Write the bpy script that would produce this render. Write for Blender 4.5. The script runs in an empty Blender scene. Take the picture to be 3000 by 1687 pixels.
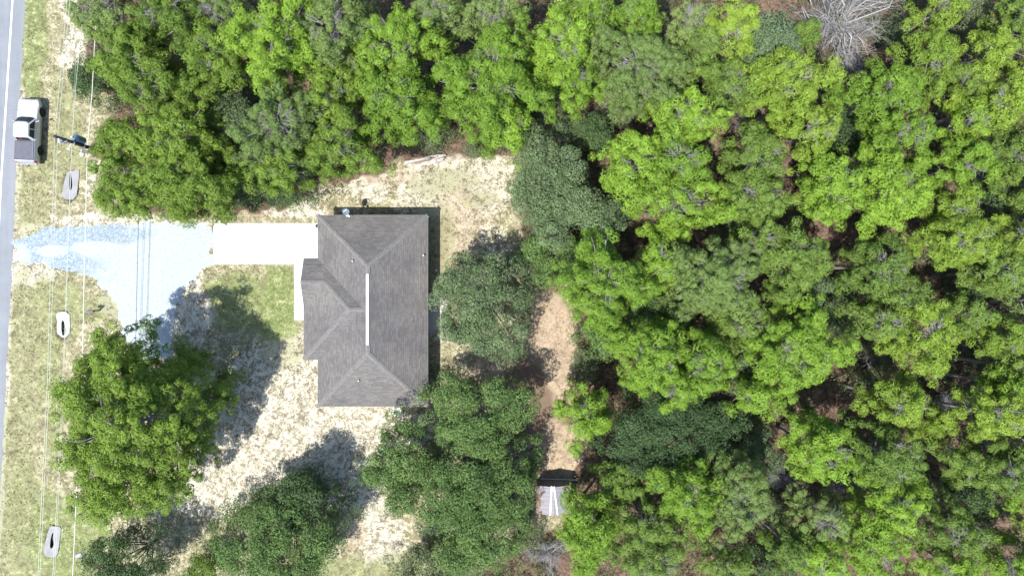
import bpy, math, random
import numpy as np
from mathutils import Vector, Matrix
from mathutils.geometry import tessellate_polygon
SC = bpy.context.scene
COL = SC.collection
PI = math.pi
# ------------------------------------------------------------------ camera
H = 64.0                      # flying height, looking straight down
cd = bpy.data.cameras.new('camera'); cam = bpy.data.objects.new('camera', cd); COL.objects.link(cam)
cam.location = (0, 0, H); cam.rotation_euler = (0, 0, 0)
cd.sensor_width = 36; cd.lens = 24.0; cd.clip_start = 0.5; cd.clip_end = 3000
SC.camera = cam
# ------------------------------------------------------------------ world, sun, exposure
SUN_EL = math.radians(63.0)
SH = Vector((-0.626, -0.78))              # ground direction towards the sun
sdir = Vector((SH.x*math.cos(SUN_EL), SH.y*math.cos(SUN_EL), math.sin(SUN_EL))).normalized()
w = bpy.data.worlds.new('World'); SC.world = w; w.use_nodes = True
nt = w.node_tree; bg = nt.nodes['Background']
sky = nt.nodes.new('ShaderNodeTexSky'); sky.sky_type = 'NISHITA'; sky.sun_disc = False
sky.sun_elevation = SUN_EL; sky.sun_rotation = math.atan2(SH.x, SH.y)
nt.links.new(sky.outputs[0], bg.inputs[0]); bg.inputs[1].default_value = 0.145
sl = bpy.data.lights.new('sun', 'SUN'); sl.energy = 4.6; sl.angle = math.radians(0.53); sl.color = (1.0, 0.965, 0.90)
so = bpy.data.objects.new('sun', sl); COL.objects.link(so)
so.rotation_euler = sdir.to_track_quat('Z', 'Y').to_euler(); so.location = sdir*150
SC.view_settings.view_transform = 'Standard'; SC.view_settings.look = 'None'
SC.view_settings.gamma = 1; SC.view_settings.exposure = 0.95
SC.render.engine = 'CYCLES'
cy = SC.cycles
cy.max_bounces = 6; cy.diffuse_bounces = 3; cy.glossy_bounces = 2; cy.transmission_bounces = 3; cy.transparent_max_bounces = 6
cy.caustics_reflective = False; cy.caustics_refractive = False
# ------------------------------------------------------------------ placing
K = 0.032                     # metres on the ground per photo pixel (3000 wide)
def P(px, py, h=0.0):         # point seen at photo pixel px, py standing at height h
    k = K*(H-h)/H
    return Vector(((px-1500)*k, (843.5-py)*k, h))
DD = 3000/2576.0
def PD(dx, dy, h=0.0): return P(dx*DD, dy*DD, h)
# ------------------------------------------------------------------ helpers
def tag(o, label=None, cat=None, group=None, kind=None):
    if label: o['label'] = label
    if cat: o['category'] = cat
    if group: o['group'] = group
    if kind: o['kind'] = kind
    return o
def empty(name, loc, rz=0, label=None, cat=None, group=None):
    o = bpy.data.objects.new(name, None); COL.objects.link(o); o.empty_display_size = 0.3
    o.location = loc; o.rotation_euler = (0, 0, rz)
    return tag(o, label, cat, group)
def npmesh(name, V, F, mat, parent=None, tint=None, smooth=False, n=3):
    """V (n,3), F (m,n) -> one mesh object"""
    V = np.asarray(V, dtype=np.float32).reshape(-1, 3); F = np.asarray(F, dtype=np.int32).reshape(-1, n)
    me = bpy.data.meshes.new(name)
    me.vertices.add(len(V)); me.vertices.foreach_set('co', V.ravel())
    me.loops.add(F.size); me.loops.foreach_set('vertex_index', F.ravel())
    me.polygons.add(len(F)); me.polygons.foreach_set('loop_start', np.arange(0, F.size, n, dtype=np.int32))
    if smooth: me.polygons.foreach_set('use_smooth', np.ones(len(F), dtype=bool))
    me.update(calc_edges=True)
    if tint is not None:
        a = me.attributes.new('tint', 'FLOAT', 'POINT'); a.data.foreach_set('value', np.asarray(tint, dtype=np.float32))
    me.materials.append(mat)
    o = bpy.data.objects.new(name, me); COL.objects.link(o)
    if parent is not None: o.parent = parent
    return o
class MB:
    """collects shapes into one mesh"""
    def __init__(s): s.v = []; s.f = []
    def add(s, v, f):
        b = len(s.v); s.v += [tuple(x) for x in v]; s.f += [tuple(i+b for i in q) for q in f]; return s
    def box(s, c, d, rz=0, bev=0.0):
        x, y, z = d[0]/2, d[1]/2, d[2]/2; R = Matrix.Rotation(rz, 3, 'Z'); c = Vector(c)
        b = min(bev, x*.9, y*.9, z*.9)
        if b <= 0:
            v = [Vector((i*x, j*y, k*z)) for k in (-1, 1) for j in (-1, 1) for i in (-1, 1)]
            f = [(0, 2, 3, 1), (4, 5, 7, 6), (0, 1, 5, 4), (2, 6, 7, 3), (0, 4, 6, 2), (1, 3, 7, 5)]
        else:
            v = []
            for zz, ins in ((-z, b), (-z+b, 0), (z-b, 0), (z, b)):
                X, Y = x-ins, y-ins
                v += [Vector(q+(zz,)) for q in ((-X, -Y+b), (-X+b, -Y), (X-b, -Y), (X, -Y+b), (X, Y-b), (X-b, Y), (-X+b, Y), (-X, Y-b))]
            f = [tuple(range(7, -1, -1)), tuple(range(24, 32))]
            for l in range(3):
                f += [(l*8+i, l*8+(i+1) % 8, l*8+8+(i+1) % 8, l*8+8+i) for i in range(8)]
        return s.add([R@q+c for q in v], f)
    def tube(s, pts, rad, n=8, cap=True):
        pts = [Vector(p) for p in pts]; rad = rad if isinstance(rad, (list, tuple)) else [rad]*len(pts)
        v = []; f = []
        for i, p in enumerate(pts):
            d = (pts[min(i+1, len(pts)-1)]-pts[max(i-1, 0)]).normalized()
            a = d.cross(Vector((0, 0, 1)) if abs(d.z) < .95 else Vector((1, 0, 0))).normalized(); b = d.cross(a)
            v += [p+(a*math.cos(2*PI*k/n)+b*math.sin(2*PI*k/n))*rad[i] for k in range(n)]
        for i in range(len(pts)-1):
            f += [(i*n+k, i*n+(k+1) % n, (i+1)*n+(k+1) % n, (i+1)*n+k) for k in range(n)]
        if cap: f += [tuple(range(n-1, -1, -1)), tuple(range((len(pts)-1)*n, len(pts)*n))]
        return s.add(v, f)
    def lathe(s, c, prof, n=16):
        c = Vector(c); v = []; f = []
        for r, z in prof: v += [c+Vector((r*math.cos(2*PI*k/n), r*math.sin(2*PI*k/n), z)) for k in range(n)]
        for i in range(len(prof)-1): f += [(i*n+k, i*n+(k+1) % n, (i+1)*n+(k+1) % n, (i+1)*n+k) for k in range(n)]
        f += [tuple(range(n-1, -1, -1)), tuple(range((len(prof)-1)*n, len(prof)*n))]
        return s.add(v, f)
    def build(s, name, mat, parent=None, smooth=False):
        me = bpy.data.meshes.new(name); me.from_pydata([tuple(q) for q in s.v], [], s.f)
        if smooth: me.polygons.foreach_set('use_smooth', [True]*len(me.polygons))
        me.update(); me.materials.append(mat)
        o = bpy.data.objects.new(name, me); COL.objects.link(o)
        if parent is not None: o.parent = parent
        return o
# ------------------------------------------------------------------ materials
def newmat(name):
    m = bpy.data.materials.new(name); m.use_nodes = True
    return m, m.node_tree, m.node_tree.nodes['Principled BSDF']
def nd(t, typ, **kw):
    n = t.nodes.new('ShaderNode'+typ)
    for k, v in kw.items():
        if k.startswith('i_'):
            key = k[2:]; n.inputs[int(key) if key.isdigit() else key.replace('_', ' ')].default_value = v
        else: setattr(n, k, v)
    return n
def L(t, a, b): t.links.new(a, b)
def noise(t, co, scale, detail=4, rough=.6, dist=0.0):
    n = nd(t, 'TexNoise', i_Scale=scale, i_Detail=detail, i_Roughness=rough, i_Distortion=dist)
    if co is not None: L(t, co, n.inputs['Vector'])
    return n.outputs['Fac']
def ramp(t, fac, stops):
    r = nd(t, 'ValToRGB'); e = r.color_ramp.elements
    while len(e) < len(stops): e.new(.5)
    for i, (p, c) in enumerate(stops):
        e[i].position = p; e[i].color = c if len(c) == 4 else (*c, 1)
    L(t, fac, r.inputs[0]); return r.outputs[0]
def mix(t, fac, a, b, mode='MIX'):
    m = nd(t, 'MixRGB', blend_type=mode)
    for i, x in ((0, fac), (1, a), (2, b)):
        if hasattr(x, 'is_output'): L(t, x, m.inputs[i])
        elif i == 0: m.inputs[0].default_value = x
        else: m.inputs[i].default_value = (*x, 1) if len(x) == 3 else x
    return m.outputs[0]
def mth(t, op, a, b=None, clamp=False):
    m = nd(t, 'Math', operation=op, use_clamp=clamp)
    for i, x in ((0, a), (1, b)):
        if x is None: continue
        if hasattr(x, 'is_output'): L(t, x, m.inputs[i])
        else: m.inputs[i].default_value = x
    return m.outputs[0]
def attr(t, name): return nd(t, 'Attribute', attribute_name=name).outputs['Fac']
def objco(t): return nd(t, 'TexCoord').outputs['Object']
def plain(name, col, rough=.6, metal=0.0, var=.12, scale=6.0, spec=.4, bump=0.0):
    m, t, b = newmat(name); co = objco(t)
    f = noise(t, co, scale, 5)
    lo = tuple(c*(1-var) for c in col); hi = tuple(min(1, c*(1+var)) for c in col)
    L(t, ramp(t, f, [(.3, lo), (.7, hi)]), b.inputs['Base Color'])
    b.inputs['Roughness'].default_value = rough; b.inputs['Metallic'].default_value = metal
    b.inputs['Specular IOR Level'].default_value = spec
    if bump:
        bp = nd(t, 'Bump', i_Strength=bump, i_Distance=.03); L(t, noise(t, co, scale*4, 4), bp.inputs['Height']); L(t, bp.outputs[0], b.inputs['Normal'])
    return m
def foliage(name, dark, light, trans=.22, dead=None):
    """leaf colour varies from clump to clump and leaf to leaf (tint attribute)"""
    m, t, b = newmat(name)
    tn = attr(t, 'tint')
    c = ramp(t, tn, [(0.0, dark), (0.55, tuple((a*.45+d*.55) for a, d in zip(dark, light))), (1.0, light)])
    oi = nd(t, 'ObjectInfo')
    c = mix(t, 1.0, c, ramp(t, oi.outputs['Random'], [(0, (.76, .79, .78)), (.5, (.98, .97, .95)), (1, (1.12, 1.08, 1.06))]), 'MULTIPLY')
    if dead:
        geo = nd(t, 'NewGeometry')
        c = mix(t, mth(t, 'MULTIPLY', ramp(t, noise(t, geo.outputs['Position'], .9, 3), [(.60, (0, 0, 0)), (.72, (1, 1, 1))]), .6), c, dead)
    L(t, c, b.inputs['Base Color']); b.inputs['Roughness'].default_value = .62; b.inputs['Specular IOR Level'].default_value = .28
    tr = nd(t, 'BsdfTranslucent'); L(t, mix(t, 1.0, c, (1.15, 1.25, .5), 'MULTIPLY'), tr.inputs[0])
    ms = nd(t, 'MixShader'); ms.inputs[0].default_value = trans
    L(t, b.outputs[0], ms.inputs[1]); L(t, tr.outputs[0], ms.inputs[2]); L(t, ms.outputs[0], t.nodes['Material Output'].inputs[0])
    return m
FOL = {
 'L': foliage('pine_lime', (.095, .165, .018), (.205, .345, .036)),
 'Y': foliage('pine_yellow_green', (.112, .170, .022), (.214, .326, .038)),
 'M': foliage('pine_mid_green', (.082, .130, .024), (.165, .260, .046)),
 'N': foliage('pine_deep_green', (.052, .094, .014), (.178, .280, .036)),
 'D': foliage('pine_dull_green', (.098, .142, .040), (.170, .258, .066), dead=(.18, .17, .13)),
 'O': foliage('oak_dark', (.030, .060, .022), (.100, .165, .060), trans=.14),
 'B': foliage('oak_blue_green', (.052, .088, .038), (.170, .240, .112), trans=.14),
 'G': foliage('oak_mid_green', (.046, .092, .024), (.160, .255, .076), trans=.16),
 'V': foliage('vine_grey_green', (.062, .100, .050), (.122, .185, .096), trans=.12),
 'S': foliage('shrub_pale_green', (.070, .098, .042), (.160, .198, .100), trans=.15, dead=(.20, .18, .155)),
 'W': foliage('weed_green', (.120, .140, .055), (.215, .235, .110)),
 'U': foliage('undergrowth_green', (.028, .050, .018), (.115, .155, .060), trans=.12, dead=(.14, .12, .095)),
}
BARK = plain('pine_bark_grey', (.235, .225, .215), .9, var=.35, scale=3, bump=.3)
OBARK = plain('oak_bark', (.10, .088, .075), .9, var=.35, scale=4, bump=.3)
DEADWOOD = plain('bleached_dead_wood', (.285, .28, .28), .9, var=.3, scale=5)
LOGM = plain('bleached_log', (.38, .35, .325), .85, var=.35, scale=5, bump=.3)

def mat_ground():
    m, t, b = newmat('sandy_ground'); co = objco(t)
    n1 = noise(t, co, .35, 5, .62, .4); n2 = noise(t, co, 1.1, 4, .6, .9); n3 = noise(t, co, 3.4, 3, .6, 1.1); n4 = noise(t, co, 9.0, 3, .65, .4)
    patch = mth(t, 'ADD', mth(t, 'MULTIPLY', n2, .34), mth(t, 'ADD', mth(t, 'MULTIPLY', n3, .40), mth(t, 'MULTIPLY', n4, .26)))
    # pale dry grass with bare sand showing between
    dry = ramp(t, patch, [(.39, (.098, .092, .052)), (.455, (.160, .150, .086)), (.515, (.240, .220, .138)), (.565, (.39, .355, .25)), (.63, (.48, .44, .33))])
    green = ramp(t, patch, [(.40, (.066, .102, .028)), (.48, (.120, .165, .048)), (.54, (.180, .215, .082)), (.61, (.33, .32, .19))])
    white = ramp(t, patch, [(.41, (.135, .117, .085)), (.465, (.235, .210, .155)), (.51, (.37, .345, .27)), (.565, (.51, .485, .40))])
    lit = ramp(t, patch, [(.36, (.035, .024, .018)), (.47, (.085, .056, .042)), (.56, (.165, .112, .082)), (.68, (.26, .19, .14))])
    peach = ramp(t, patch, [(.38, (.15, .112, .078)), (.47, (.265, .205, .145)), (.58, (.385, .305, .22))])
    def sel(name, amt, lo, hi):   # region weight broken up by noise
        v = mth(t, 'ADD', attr(t, name), mth(t, 'MULTIPLY', mth(t, 'SUBTRACT', patch, .5), amt))
        return ramp(t, v, [(lo, (0, 0, 0)), (hi, (1, 1, 1))])
    c = mix(t, sel('white', 1.8, .38, .62), dry, white)
    c = mix(t, sel('peach', 1.2, .35, .65), c, peach)
    c = mix(t, mth(t, 'MULTIPLY', sel('green', 3.6, .36, .70), .85), c, green)
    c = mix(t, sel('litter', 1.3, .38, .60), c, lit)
    c = mix(t, mth(t, 'MULTIPLY', ramp(t, n1, [(.35, (1, 1, 1)), (.62, (0, 0, 0))]), .30), c, (.80, .80, .74), 'MULTIPLY')
    L(t, c, b.inputs['Base Color']); b.inputs['Roughness'].default_value = .95; b.inputs['Specular IOR Level'].default_value = .1
    bp = nd(t, 'Bump', i_Strength=.6, i_Distance=.10); L(t, patch, bp.inputs['Height']); L(t, bp.outputs[0], b.inputs['Normal'])
    return m
def mat_gravel():
    m, t, b = newmat('pale_gravel'); co = objco(t)
    v = nd(t, 'TexVoronoi', i_Scale=9.0); L(t, co, v.inputs['Vector'])
    sp = nd(t, 'SeparateColor'); L(t, v.outputs['Color'], sp.inputs[0])
    n2 = noise(t, co, .9, 5, .65, .5)
    blue = ramp(t, sp.outputs[0], [(.1, (.165, .208, .245)), (.6, (.220, .268, .305)), (.95, (.30, .345, .375))])
    pale = ramp(t, sp.outputs[1], [(.05, (.265, .310, .340)), (.3, (.300, .345, .372)), (1, (.345, .380, .40))])
    f = mth(t, 'ADD', attr(t, 'blue'), mth(t, 'MULTIPLY', mth(t, 'SUBTRACT', n2, .5), 1.3))
    c = mix(t, ramp(t, f, [(.30, (0, 0, 0)), (.80, (1, 1, 1))]), pale, blue)
    c = mix(t, mth(t, 'MULTIPLY', ramp(t, noise(t, co, 2.2, 6, .7), [(.56, (0, 0, 0)), (.74, (1, 1, 1))]), .35), c, (.36, .32, .26))
    L(t, c, b.inputs['Base Color']); b.inputs['Roughness'].default_value = .95; b.inputs['Specular IOR Level'].default_value = .1
    bp = nd(t, 'Bump', i_Strength=.5, i_Distance=.03); L(t, v.outputs['Distance'], bp.inputs['Height']); L(t, bp.outputs[0], b.inputs['Normal'])
    return m
def mat_concrete(name, base, stain=None, var=.12):
    m, t, b = newmat(name); co = objco(t)
    n = noise(t, co, 1.1, 6, .65); n2 = noise(t, co, 14, 4, .6)
    c = ramp(t, mth(t, 'ADD', mth(t, 'MULTIPLY', n, .65), mth(t, 'MULTIPLY', n2, .35)), [(.35, tuple(x*(1-var) for x in base)), (.65, tuple(x*(1+var*.6) for x in base))])
    if stain:
        p, r, sc = stain
        vm = nd(t, 'VectorMath', operation='DISTANCE'); L(t, co, vm.inputs[0]); vm.inputs[1].default_value = p
        d = mth(t, 'ADD', mth(t, 'DIVIDE', vm.outputs['Value'], r), mth(t, 'MULTIPLY', n2, .8))
        c = mix(t, ramp(t, d, [(.45, (.8, .8, .8)), (1.2, (0, 0, 0))]), c, sc)
    L(t, c, b.inputs['Base Color']); b.inputs['Roughness'].default_value = .9; b.inputs['Specular IOR Level'].default_value = .2
    bp = nd(t, 'Bump', i_Strength=.15, i_Distance=.02); L(t, n2, bp.inputs['Height']); L(t, bp.outputs[0], b.inputs['Normal'])
    return m
def mat_shingle(name, cols, mortar):
    m, t, b = newmat(name)
    uv = nd(t, 'UVMap', uv_map='UVMap').outputs[0]
    br = nd(t, 'TexBrick', i_Scale=1.0, i_Mortar_Size=.011, i_Mortar_Smooth=.4, i_Bias=0.0, i_Brick_Width=.42, i_Row_Height=.17)
    br.offset = .37; br.offset_frequency = 2; br.squash = 1.35; br.squash_frequency = 3
    br.inputs['Color1'].default_value = (*cols[0], 1); br.inputs['Color2'].default_value = (*cols[1], 1); br.inputs['Mortar'].default_value = (*mortar, 1)
    L(t, uv, br.inputs['Vector'])
    mp = nd(t, 'Mapping'); mp.inputs['Scale'].default_value = (1.6, 5.6, 1); L(t, uv, mp.inputs[0])
    streak = noise(t, mp.outputs[0], 1.3, 5, .7); big = noise(t, objco(t), .32, 4, .6)
    c = mix(t, .6, br.outputs['Color'], ramp(t, streak, [(.30, (.84, .84, .85)), (.52, (1, 1, 1)), (.72, (1.20, 1.19, 1.17))]), 'MULTIPLY')
    c = mix(t, 1.0, c, ramp(t, big, [(.35, (.84, .83, .86)), (.65, (1.12, 1.10, 1.06))]), 'MULTIPLY')
    L(t, c, b.inputs['Base Color']); b.inputs['Roughness'].default_value = .9; b.inputs['Specular IOR Level'].default_value = .2
    bp = nd(t, 'Bump', i_Strength=.35, i_Distance=.02); L(t, br.outputs['Fac'], bp.inputs['Height']); bp.invert = True; L(t, bp.outputs[0], b.inputs['Normal'])
    return m
def mat_road():
    m, t, b = newmat('worn_asphalt'); co = objco(t)
    n = noise(t, co, 22, 4, .7); n2 = noise(t, co, .5, 5, .6)
    mp = nd(t, 'Mapping'); mp.inputs['Scale'].default_value = (1.6, .06, 1); L(t, co, mp.inputs[0])
    tr = noise(t, mp.outputs[0], 1.0, 4, .6)
    c = ramp(t, n, [(.28, (.130, .142, .160)), (.5, (.180, .194, .215)), (.74, (.236, .252, .274))])
    c = mix(t, 1.0, c, ramp(t, mth(t, 'ADD', mth(t, 'MULTIPLY', n2, .5), mth(t, 'MULTIPLY', tr, .5)), [(.38, (.88, .88, .89)), (.62, (1.08, 1.08, 1.07))]), 'MULTIPLY')
    L(t, c, b.inputs['Base Color']); b.inputs['Roughness'].default_value = .85; b.inputs['Specular IOR Level'].default_value = .25
    bp = nd(t, 'Bump', i_Strength=.2, i_Distance=.01); L(t, n, bp.inputs['Height']); L(t, bp.outputs[0], b.inputs['Normal'])
    return m
WHITE = plain('white_paint', (.78, .78, .77), .5, var=.05)
# ------------------------------------------------------------------ ground
CULV = [((207, 545), -0.06), ((183, 952), 0.0), ((153, 1583), 0.0)]   # photo pixels of the three pipe ends
def vnoise(x, y, s, seed):
    r = np.random.RandomState(seed); g = r.rand(64, 64)
    x = x/s; y = y/s; xi = np.floor(x).astype(int); yi = np.floor(y).astype(int); fx = x-xi; fy = y-yi
    fx = fx*fx*(3-2*fx); fy = fy*fy*(3-2*fy); G = lambda a, b: g[a % 64, b % 64]
    return (G(xi, yi)*(1-fx)+G(xi+1, yi)*fx)*(1-fy)+(G(xi, yi+1)*(1-fx)+G(xi+1, yi+1)*fx)*fy
def poly_sd(px, py, poly):
    """signed distance to a polygon (positive inside), numpy"""
    d = np.full(px.shape, 1e9); ins = np.zeros(px.shape, bool); n = len(poly)
    for i in range(n):
        ax, ay = poly[i]; bx, by = poly[(i+1) % n]
        ex, ey = bx-ax, by-ay; wx, wy = px-ax, py-ay
        u = np.clip((wx*ex+wy*ey)/(ex*ex+ey*ey+1e-9), 0, 1)
        d = np.minimum(d, np.hypot(wx-ex*u, wy-ey*u))
        c = ((ay > py) != (by > py)) & (px < (bx-ax)*(py-ay)/(by-ay+1e-12)+ax); ins ^= c
    return np.where(ins, d, -d)
def sstep(a, b, x): u = np.clip((x-a)/(b-a), 0, 1); return u*u*(3-2*u)
OPEN = [(-400, -300), (205, -300), (215, 60), (235, 130), (225, 200), (285, 285), (265, 400), (330, 535), (560, 545), (640, 525), (760, 505), (880, 455), (960, 415), (1010, 395), (1180, 385), (1310, 370), (1390, 240), (1540, 285),
        (1470, 330), (1330, 480), (1330, 700), (1410, 700), (1450, 690), (1445, 960), (1450, 1110), (1445, 1190), (1420, 1330), (1230, 1420), (1160, 1800), (-400, 1800)]
def ell(dx, dy, lst):
    o = np.zeros(dx.shape)
    for cx, cy_, rx, ry, a in lst: o = np.maximum(o, a*np.clip(1.6-1.6*((dx-cx)**2/rx**2+(dy-cy_)**2/ry**2)*.75, 0, 1))
    return o
GREEN = [(85, 100, 38, 200, .66), (30, 1250, 60, 300, .46), (690, 780, 60, 90, .8), (80, 40, 30, 120, .66), (700, 740, 55, 90, .72), (720, 800, 40, 60, .7), (600, 760, 90, 90, .66), (1130, 455, 90, 34, .45), (1060, 470, 40, 30, .42), (1200, 500, 60, 30, .44), (1090, 600, 60, 120, .42),
         (180, 1360, 110, 130, .66), (110, 1340, 60, 140, .62), (60, 1300, 60, 200, .52), (130, 1000, 40, 220, .52), (170, 780, 60, 90, .5), (120, 860, 50, 200, .48), (160, 300, 40, 120, .46), (150, 400, 60, 100, .46), (230, 1430, 90, 90, .55), (60, 900, 40, 300, .44),
         (850, 1440, 120, 50, .5), (1000, 1440, 120, 60, .5), (700, 880, 60, 60, .4), (1440, 270, 80, 40, .55), (1550, 290, 80, 30, .5), (60, 500, 60, 160, .42), (250, 770, 40, 60, .5)]
WHITEB = [(1150, 470, 190, 110, .62), (1190, 620, 90, 150, .50), (720, 950, 130, 130, .55), (800, 870, 100, 60, .5), (1000, 1080, 120, 60, .72), (800, 1060, 230, 110, .82), (620, 1120, 200, 120, .86), (850, 960, 160, 80, .6), (520, 1230, 130, 80, .9), (820, 1180, 190, 90, .85), (480, 780, 60, 110, .8), (330, 560, 260, 26, .6), (60, 680, 90, 40, .75), (60, 590, 60, 30, .6), (270, 740, 40, 90, .72), (740, 525, 120, 28, .68),
          (930, 470, 80, 50, .6), (1180, 470, 130, 90, .56), (1230, 430, 90, 40, .6), (1340, 1390, 70, 50, .8), (900, 1300, 90, 90, .66), (960, 1370, 90, 60, .7), (180, 60, 30, 120, .55), (200, 130, 40, 60, .6), (235, 440, 40, 60, .5), (560, 1010, 80, 90, .6), (1120, 830, 40, 40, .6), (650, 930, 80, 60, .6)]
PEACH = [(1410, 850, 90, 260, .9), (1420, 1120, 70, 140, .95), (1300, 980, 140, 160, .7), (1160, 620, 70, 200, .5), (1180, 500, 160, 120, .36), (1500, 265, 120, 40, .7), (620, 545, 120, 20, .4), (150, 60, 30, 120, .35), (880, 1330, 70, 60, .5), (980, 440, 80, 30, .5)]
LITTER = [(1065, 397, 80, 22, .5), (2080, 580, 60, 50, 1), (1320, 1000, 80, 140, .55)]
def ground_weights(x, y):
    dx = x/(K*DD)+1288; dy = -y/(K*DD)+724.4
    wob = (vnoise(x, y, 2.2, 3)-.5)*2.6+(vnoise(x, y, .7, 4)-.5)*1.2
    sd = poly_sd(dx, dy, OPEN)*K*DD
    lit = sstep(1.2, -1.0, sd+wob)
    j = wob*16
    xe = np.interp(-y/K+843.5, [-400, 0, 270, 520, 790, 1120, 1400, 1687, 2100], [92, 73, 60, 46, 35, 17, 3, -14, -40]); rim = sstep(.55, .1, np.abs(x-(xe-1500)*K-.12)+wob*.12)
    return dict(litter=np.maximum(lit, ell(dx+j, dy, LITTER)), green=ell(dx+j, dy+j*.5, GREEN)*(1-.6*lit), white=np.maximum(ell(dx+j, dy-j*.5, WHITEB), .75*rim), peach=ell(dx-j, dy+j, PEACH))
def zground(x, y):
    z = np.zeros(x.shape)
    for (p, r) in CULV:
        c = P(*p); d = ((x-c.x)/.55)**2+((y-c.y)/1.25)**2
        z = np.minimum(z, -.75*np.clip(1.6-d, 0, 1))
    return z
gx = np.arange(-58, 58.01, .2); gy = np.arange(-35, 35.01, .2)
X, Y = np.meshgrid(gx, gy); nx, ny = len(gx), len(gy)
x, y = X.ravel(), Y.ravel()
V = np.stack([x, y, zground(x, y)], 1)
i = np.arange((ny-1)*nx).reshape(ny-1, nx)[:, :-1].ravel()
F = np.stack([i, i+1, i+nx+1, i+nx], 1)
W = ground_weights(x, y)
B = 1500.0; b0 = len(V)
V = np.vstack([V, [(-58, -35, 0), (58, -35, 0), (58, 35, 0), (-58, 35, 0), (-B, -B, 0), (B, -B, 0), (B, B, 0), (-B, B, 0)]])
F = np.vstack([F, [[b0+k, b0+4+k, b0+4+(k+1) % 4, b0+(k+1) % 4] for k in range(4)]])
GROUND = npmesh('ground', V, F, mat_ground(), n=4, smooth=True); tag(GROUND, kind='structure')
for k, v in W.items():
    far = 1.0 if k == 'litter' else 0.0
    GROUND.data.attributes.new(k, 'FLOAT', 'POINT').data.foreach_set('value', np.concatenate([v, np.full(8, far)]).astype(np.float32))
def wob_outline(pts, step=.14, amp=.22, seed=1, closed=True):
    out = []; n = len(pts)
    for i in range(n if closed else n-1):
        a, b = Vector(pts[i][:2]), Vector(pts[(i+1) % n][:2]); m = max(1, int((b-a).length/step))
        for k in range(m): out.append(a+(b-a)*k/m)
    a = np.array([tuple(p) for p in out])
    a[:, 0] += (vnoise(a[:, 0], a[:, 1], .9, seed)-.5)*amp*2+(vnoise(a[:, 0], a[:, 1], .22, seed+9)-.5)*amp
    a[:, 1] += (vnoise(a[:, 0], a[:, 1], .9, seed+1)-.5)*amp*2+(vnoise(a[:, 0], a[:, 1], .22, seed+5)-.5)*amp
    return a
def sheet(name, pts, z, mat, kind='structure'):
    v = [Vector((p[0], p[1], z)) for p in pts]
    tr = tessellate_polygon([v]); F = []
    for t in tr:
        a, b, c = (v[i] for i in t)
        F.append(t if (b-a).cross(c-a).z > 0 else t[::-1])
    o = npmesh(name, np.array([tuple(q) for q in v]), np.array(F), mat); tag(o, kind=kind); return o
# road along the left edge of the photo, with its white edge line
edge = [(92, -400), (73, 0), (60, 270), (46, 520), (35, 790), (17, 1120), (3, 1400), (-14, 1687), (-40, 2100)]
ra = [P(*e) for e in edge]
rp = wob_outline([(p.x, p.y) for p in ra], .25, .05, 21, closed=False)
left = [(p.x-8.4, p.y) for p in ra][::-1]
sheet('road', [tuple(q) for q in rp]+left, .006, mat_road())
v = []; f = []
for i, (e, q) in enumerate(zip(ra, [(62, -400), (37, 0), (20, 270), (4, 520), (-9, 790), (-25, 1120), (-40, 1400), (-56, 1687), (-84, 2100)])):
    p = P(*q); v += [(p.x-.07, p.y, .011), (p.x+.07, p.y, .011)]
    if i: f.append((2*i-2, 2*i, 2*i+1, 2*i-1)[::-1])
MB().add(v, f).build('road_line', WHITE); tag(bpy.data.objects['road_line'], kind='structure')
# gravel driveway: fine grid cells inside a wobbly outline, bluish near the road
GP = [(34, 604), (70, 585), (120, 572), (210, 565), (330, 560), (430, 559), (538, 567), (538, 664), (505, 682), (470, 722), (452, 770), (440, 830), (436, 905), (332, 905), (318, 860), (303, 822), (285, 770), (262, 728), (236, 703), (190, 688), (120, 668), (60, 662), (30, 660)]
gp = wob_outline([tuple(PD(*q)[:2]) for q in GP], .12, .20, 31)
xs = np.arange(-47, -27.0, .12); ys = np.arange(-8, 8, .12); GX, GY = np.meshgrid(xs, ys)
gv = np.stack([GX.ravel(), GY.ravel(), np.full(GX.size, .009)], 1)
sd = poly_sd(gv[:, 0], gv[:, 1], [tuple(q) for q in gp[::1]])
ii = np.arange((len(ys)-1)*len(xs)).reshape(len(ys)-1, len(xs))[:, :-1].ravel()
q = np.stack([ii, ii+1, ii+len(xs)+1, ii+len(xs)], 1)
wob = (vnoise(gv[:, 0], gv[:, 1], .3, 77)-.5)*.45+(vnoise(gv[:, 0], gv[:, 1], 1.1, 78)-.5)*.3
q = q[((sd+wob)[q].min(1) > -.02)]
used = np.unique(q); rem = np.zeros(len(gv), int); rem[used] = np.arange(len(used))
gv = gv[used]; GRAV = npmesh('gravel_driveway', gv, rem[q], mat_gravel(), n=4); tag(GRAV, kind='structure')
gdx = gv[:, 0]/(K*DD)+1288; gdy = -gv[:, 1]/(K*DD)+724.4
blue = np.clip(.84-(gdx-210)/150, 0, .84)*np.clip(1.25-((gdy-625)/75)**2*.5, 0, 1)+ell(gdx, gdy, [(290, 590, 110, 26, .62)])
blue -= ell(gdx, gdy, [(130, 632, 40, 14, .8), (240, 625, 60, 22, .7), (50, 640, 30, 30, .5)])
GRAV.data.attributes.new('blue', 'FLOAT', 'POINT').data.foreach_set('value', blue.astype(np.float32))
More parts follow.
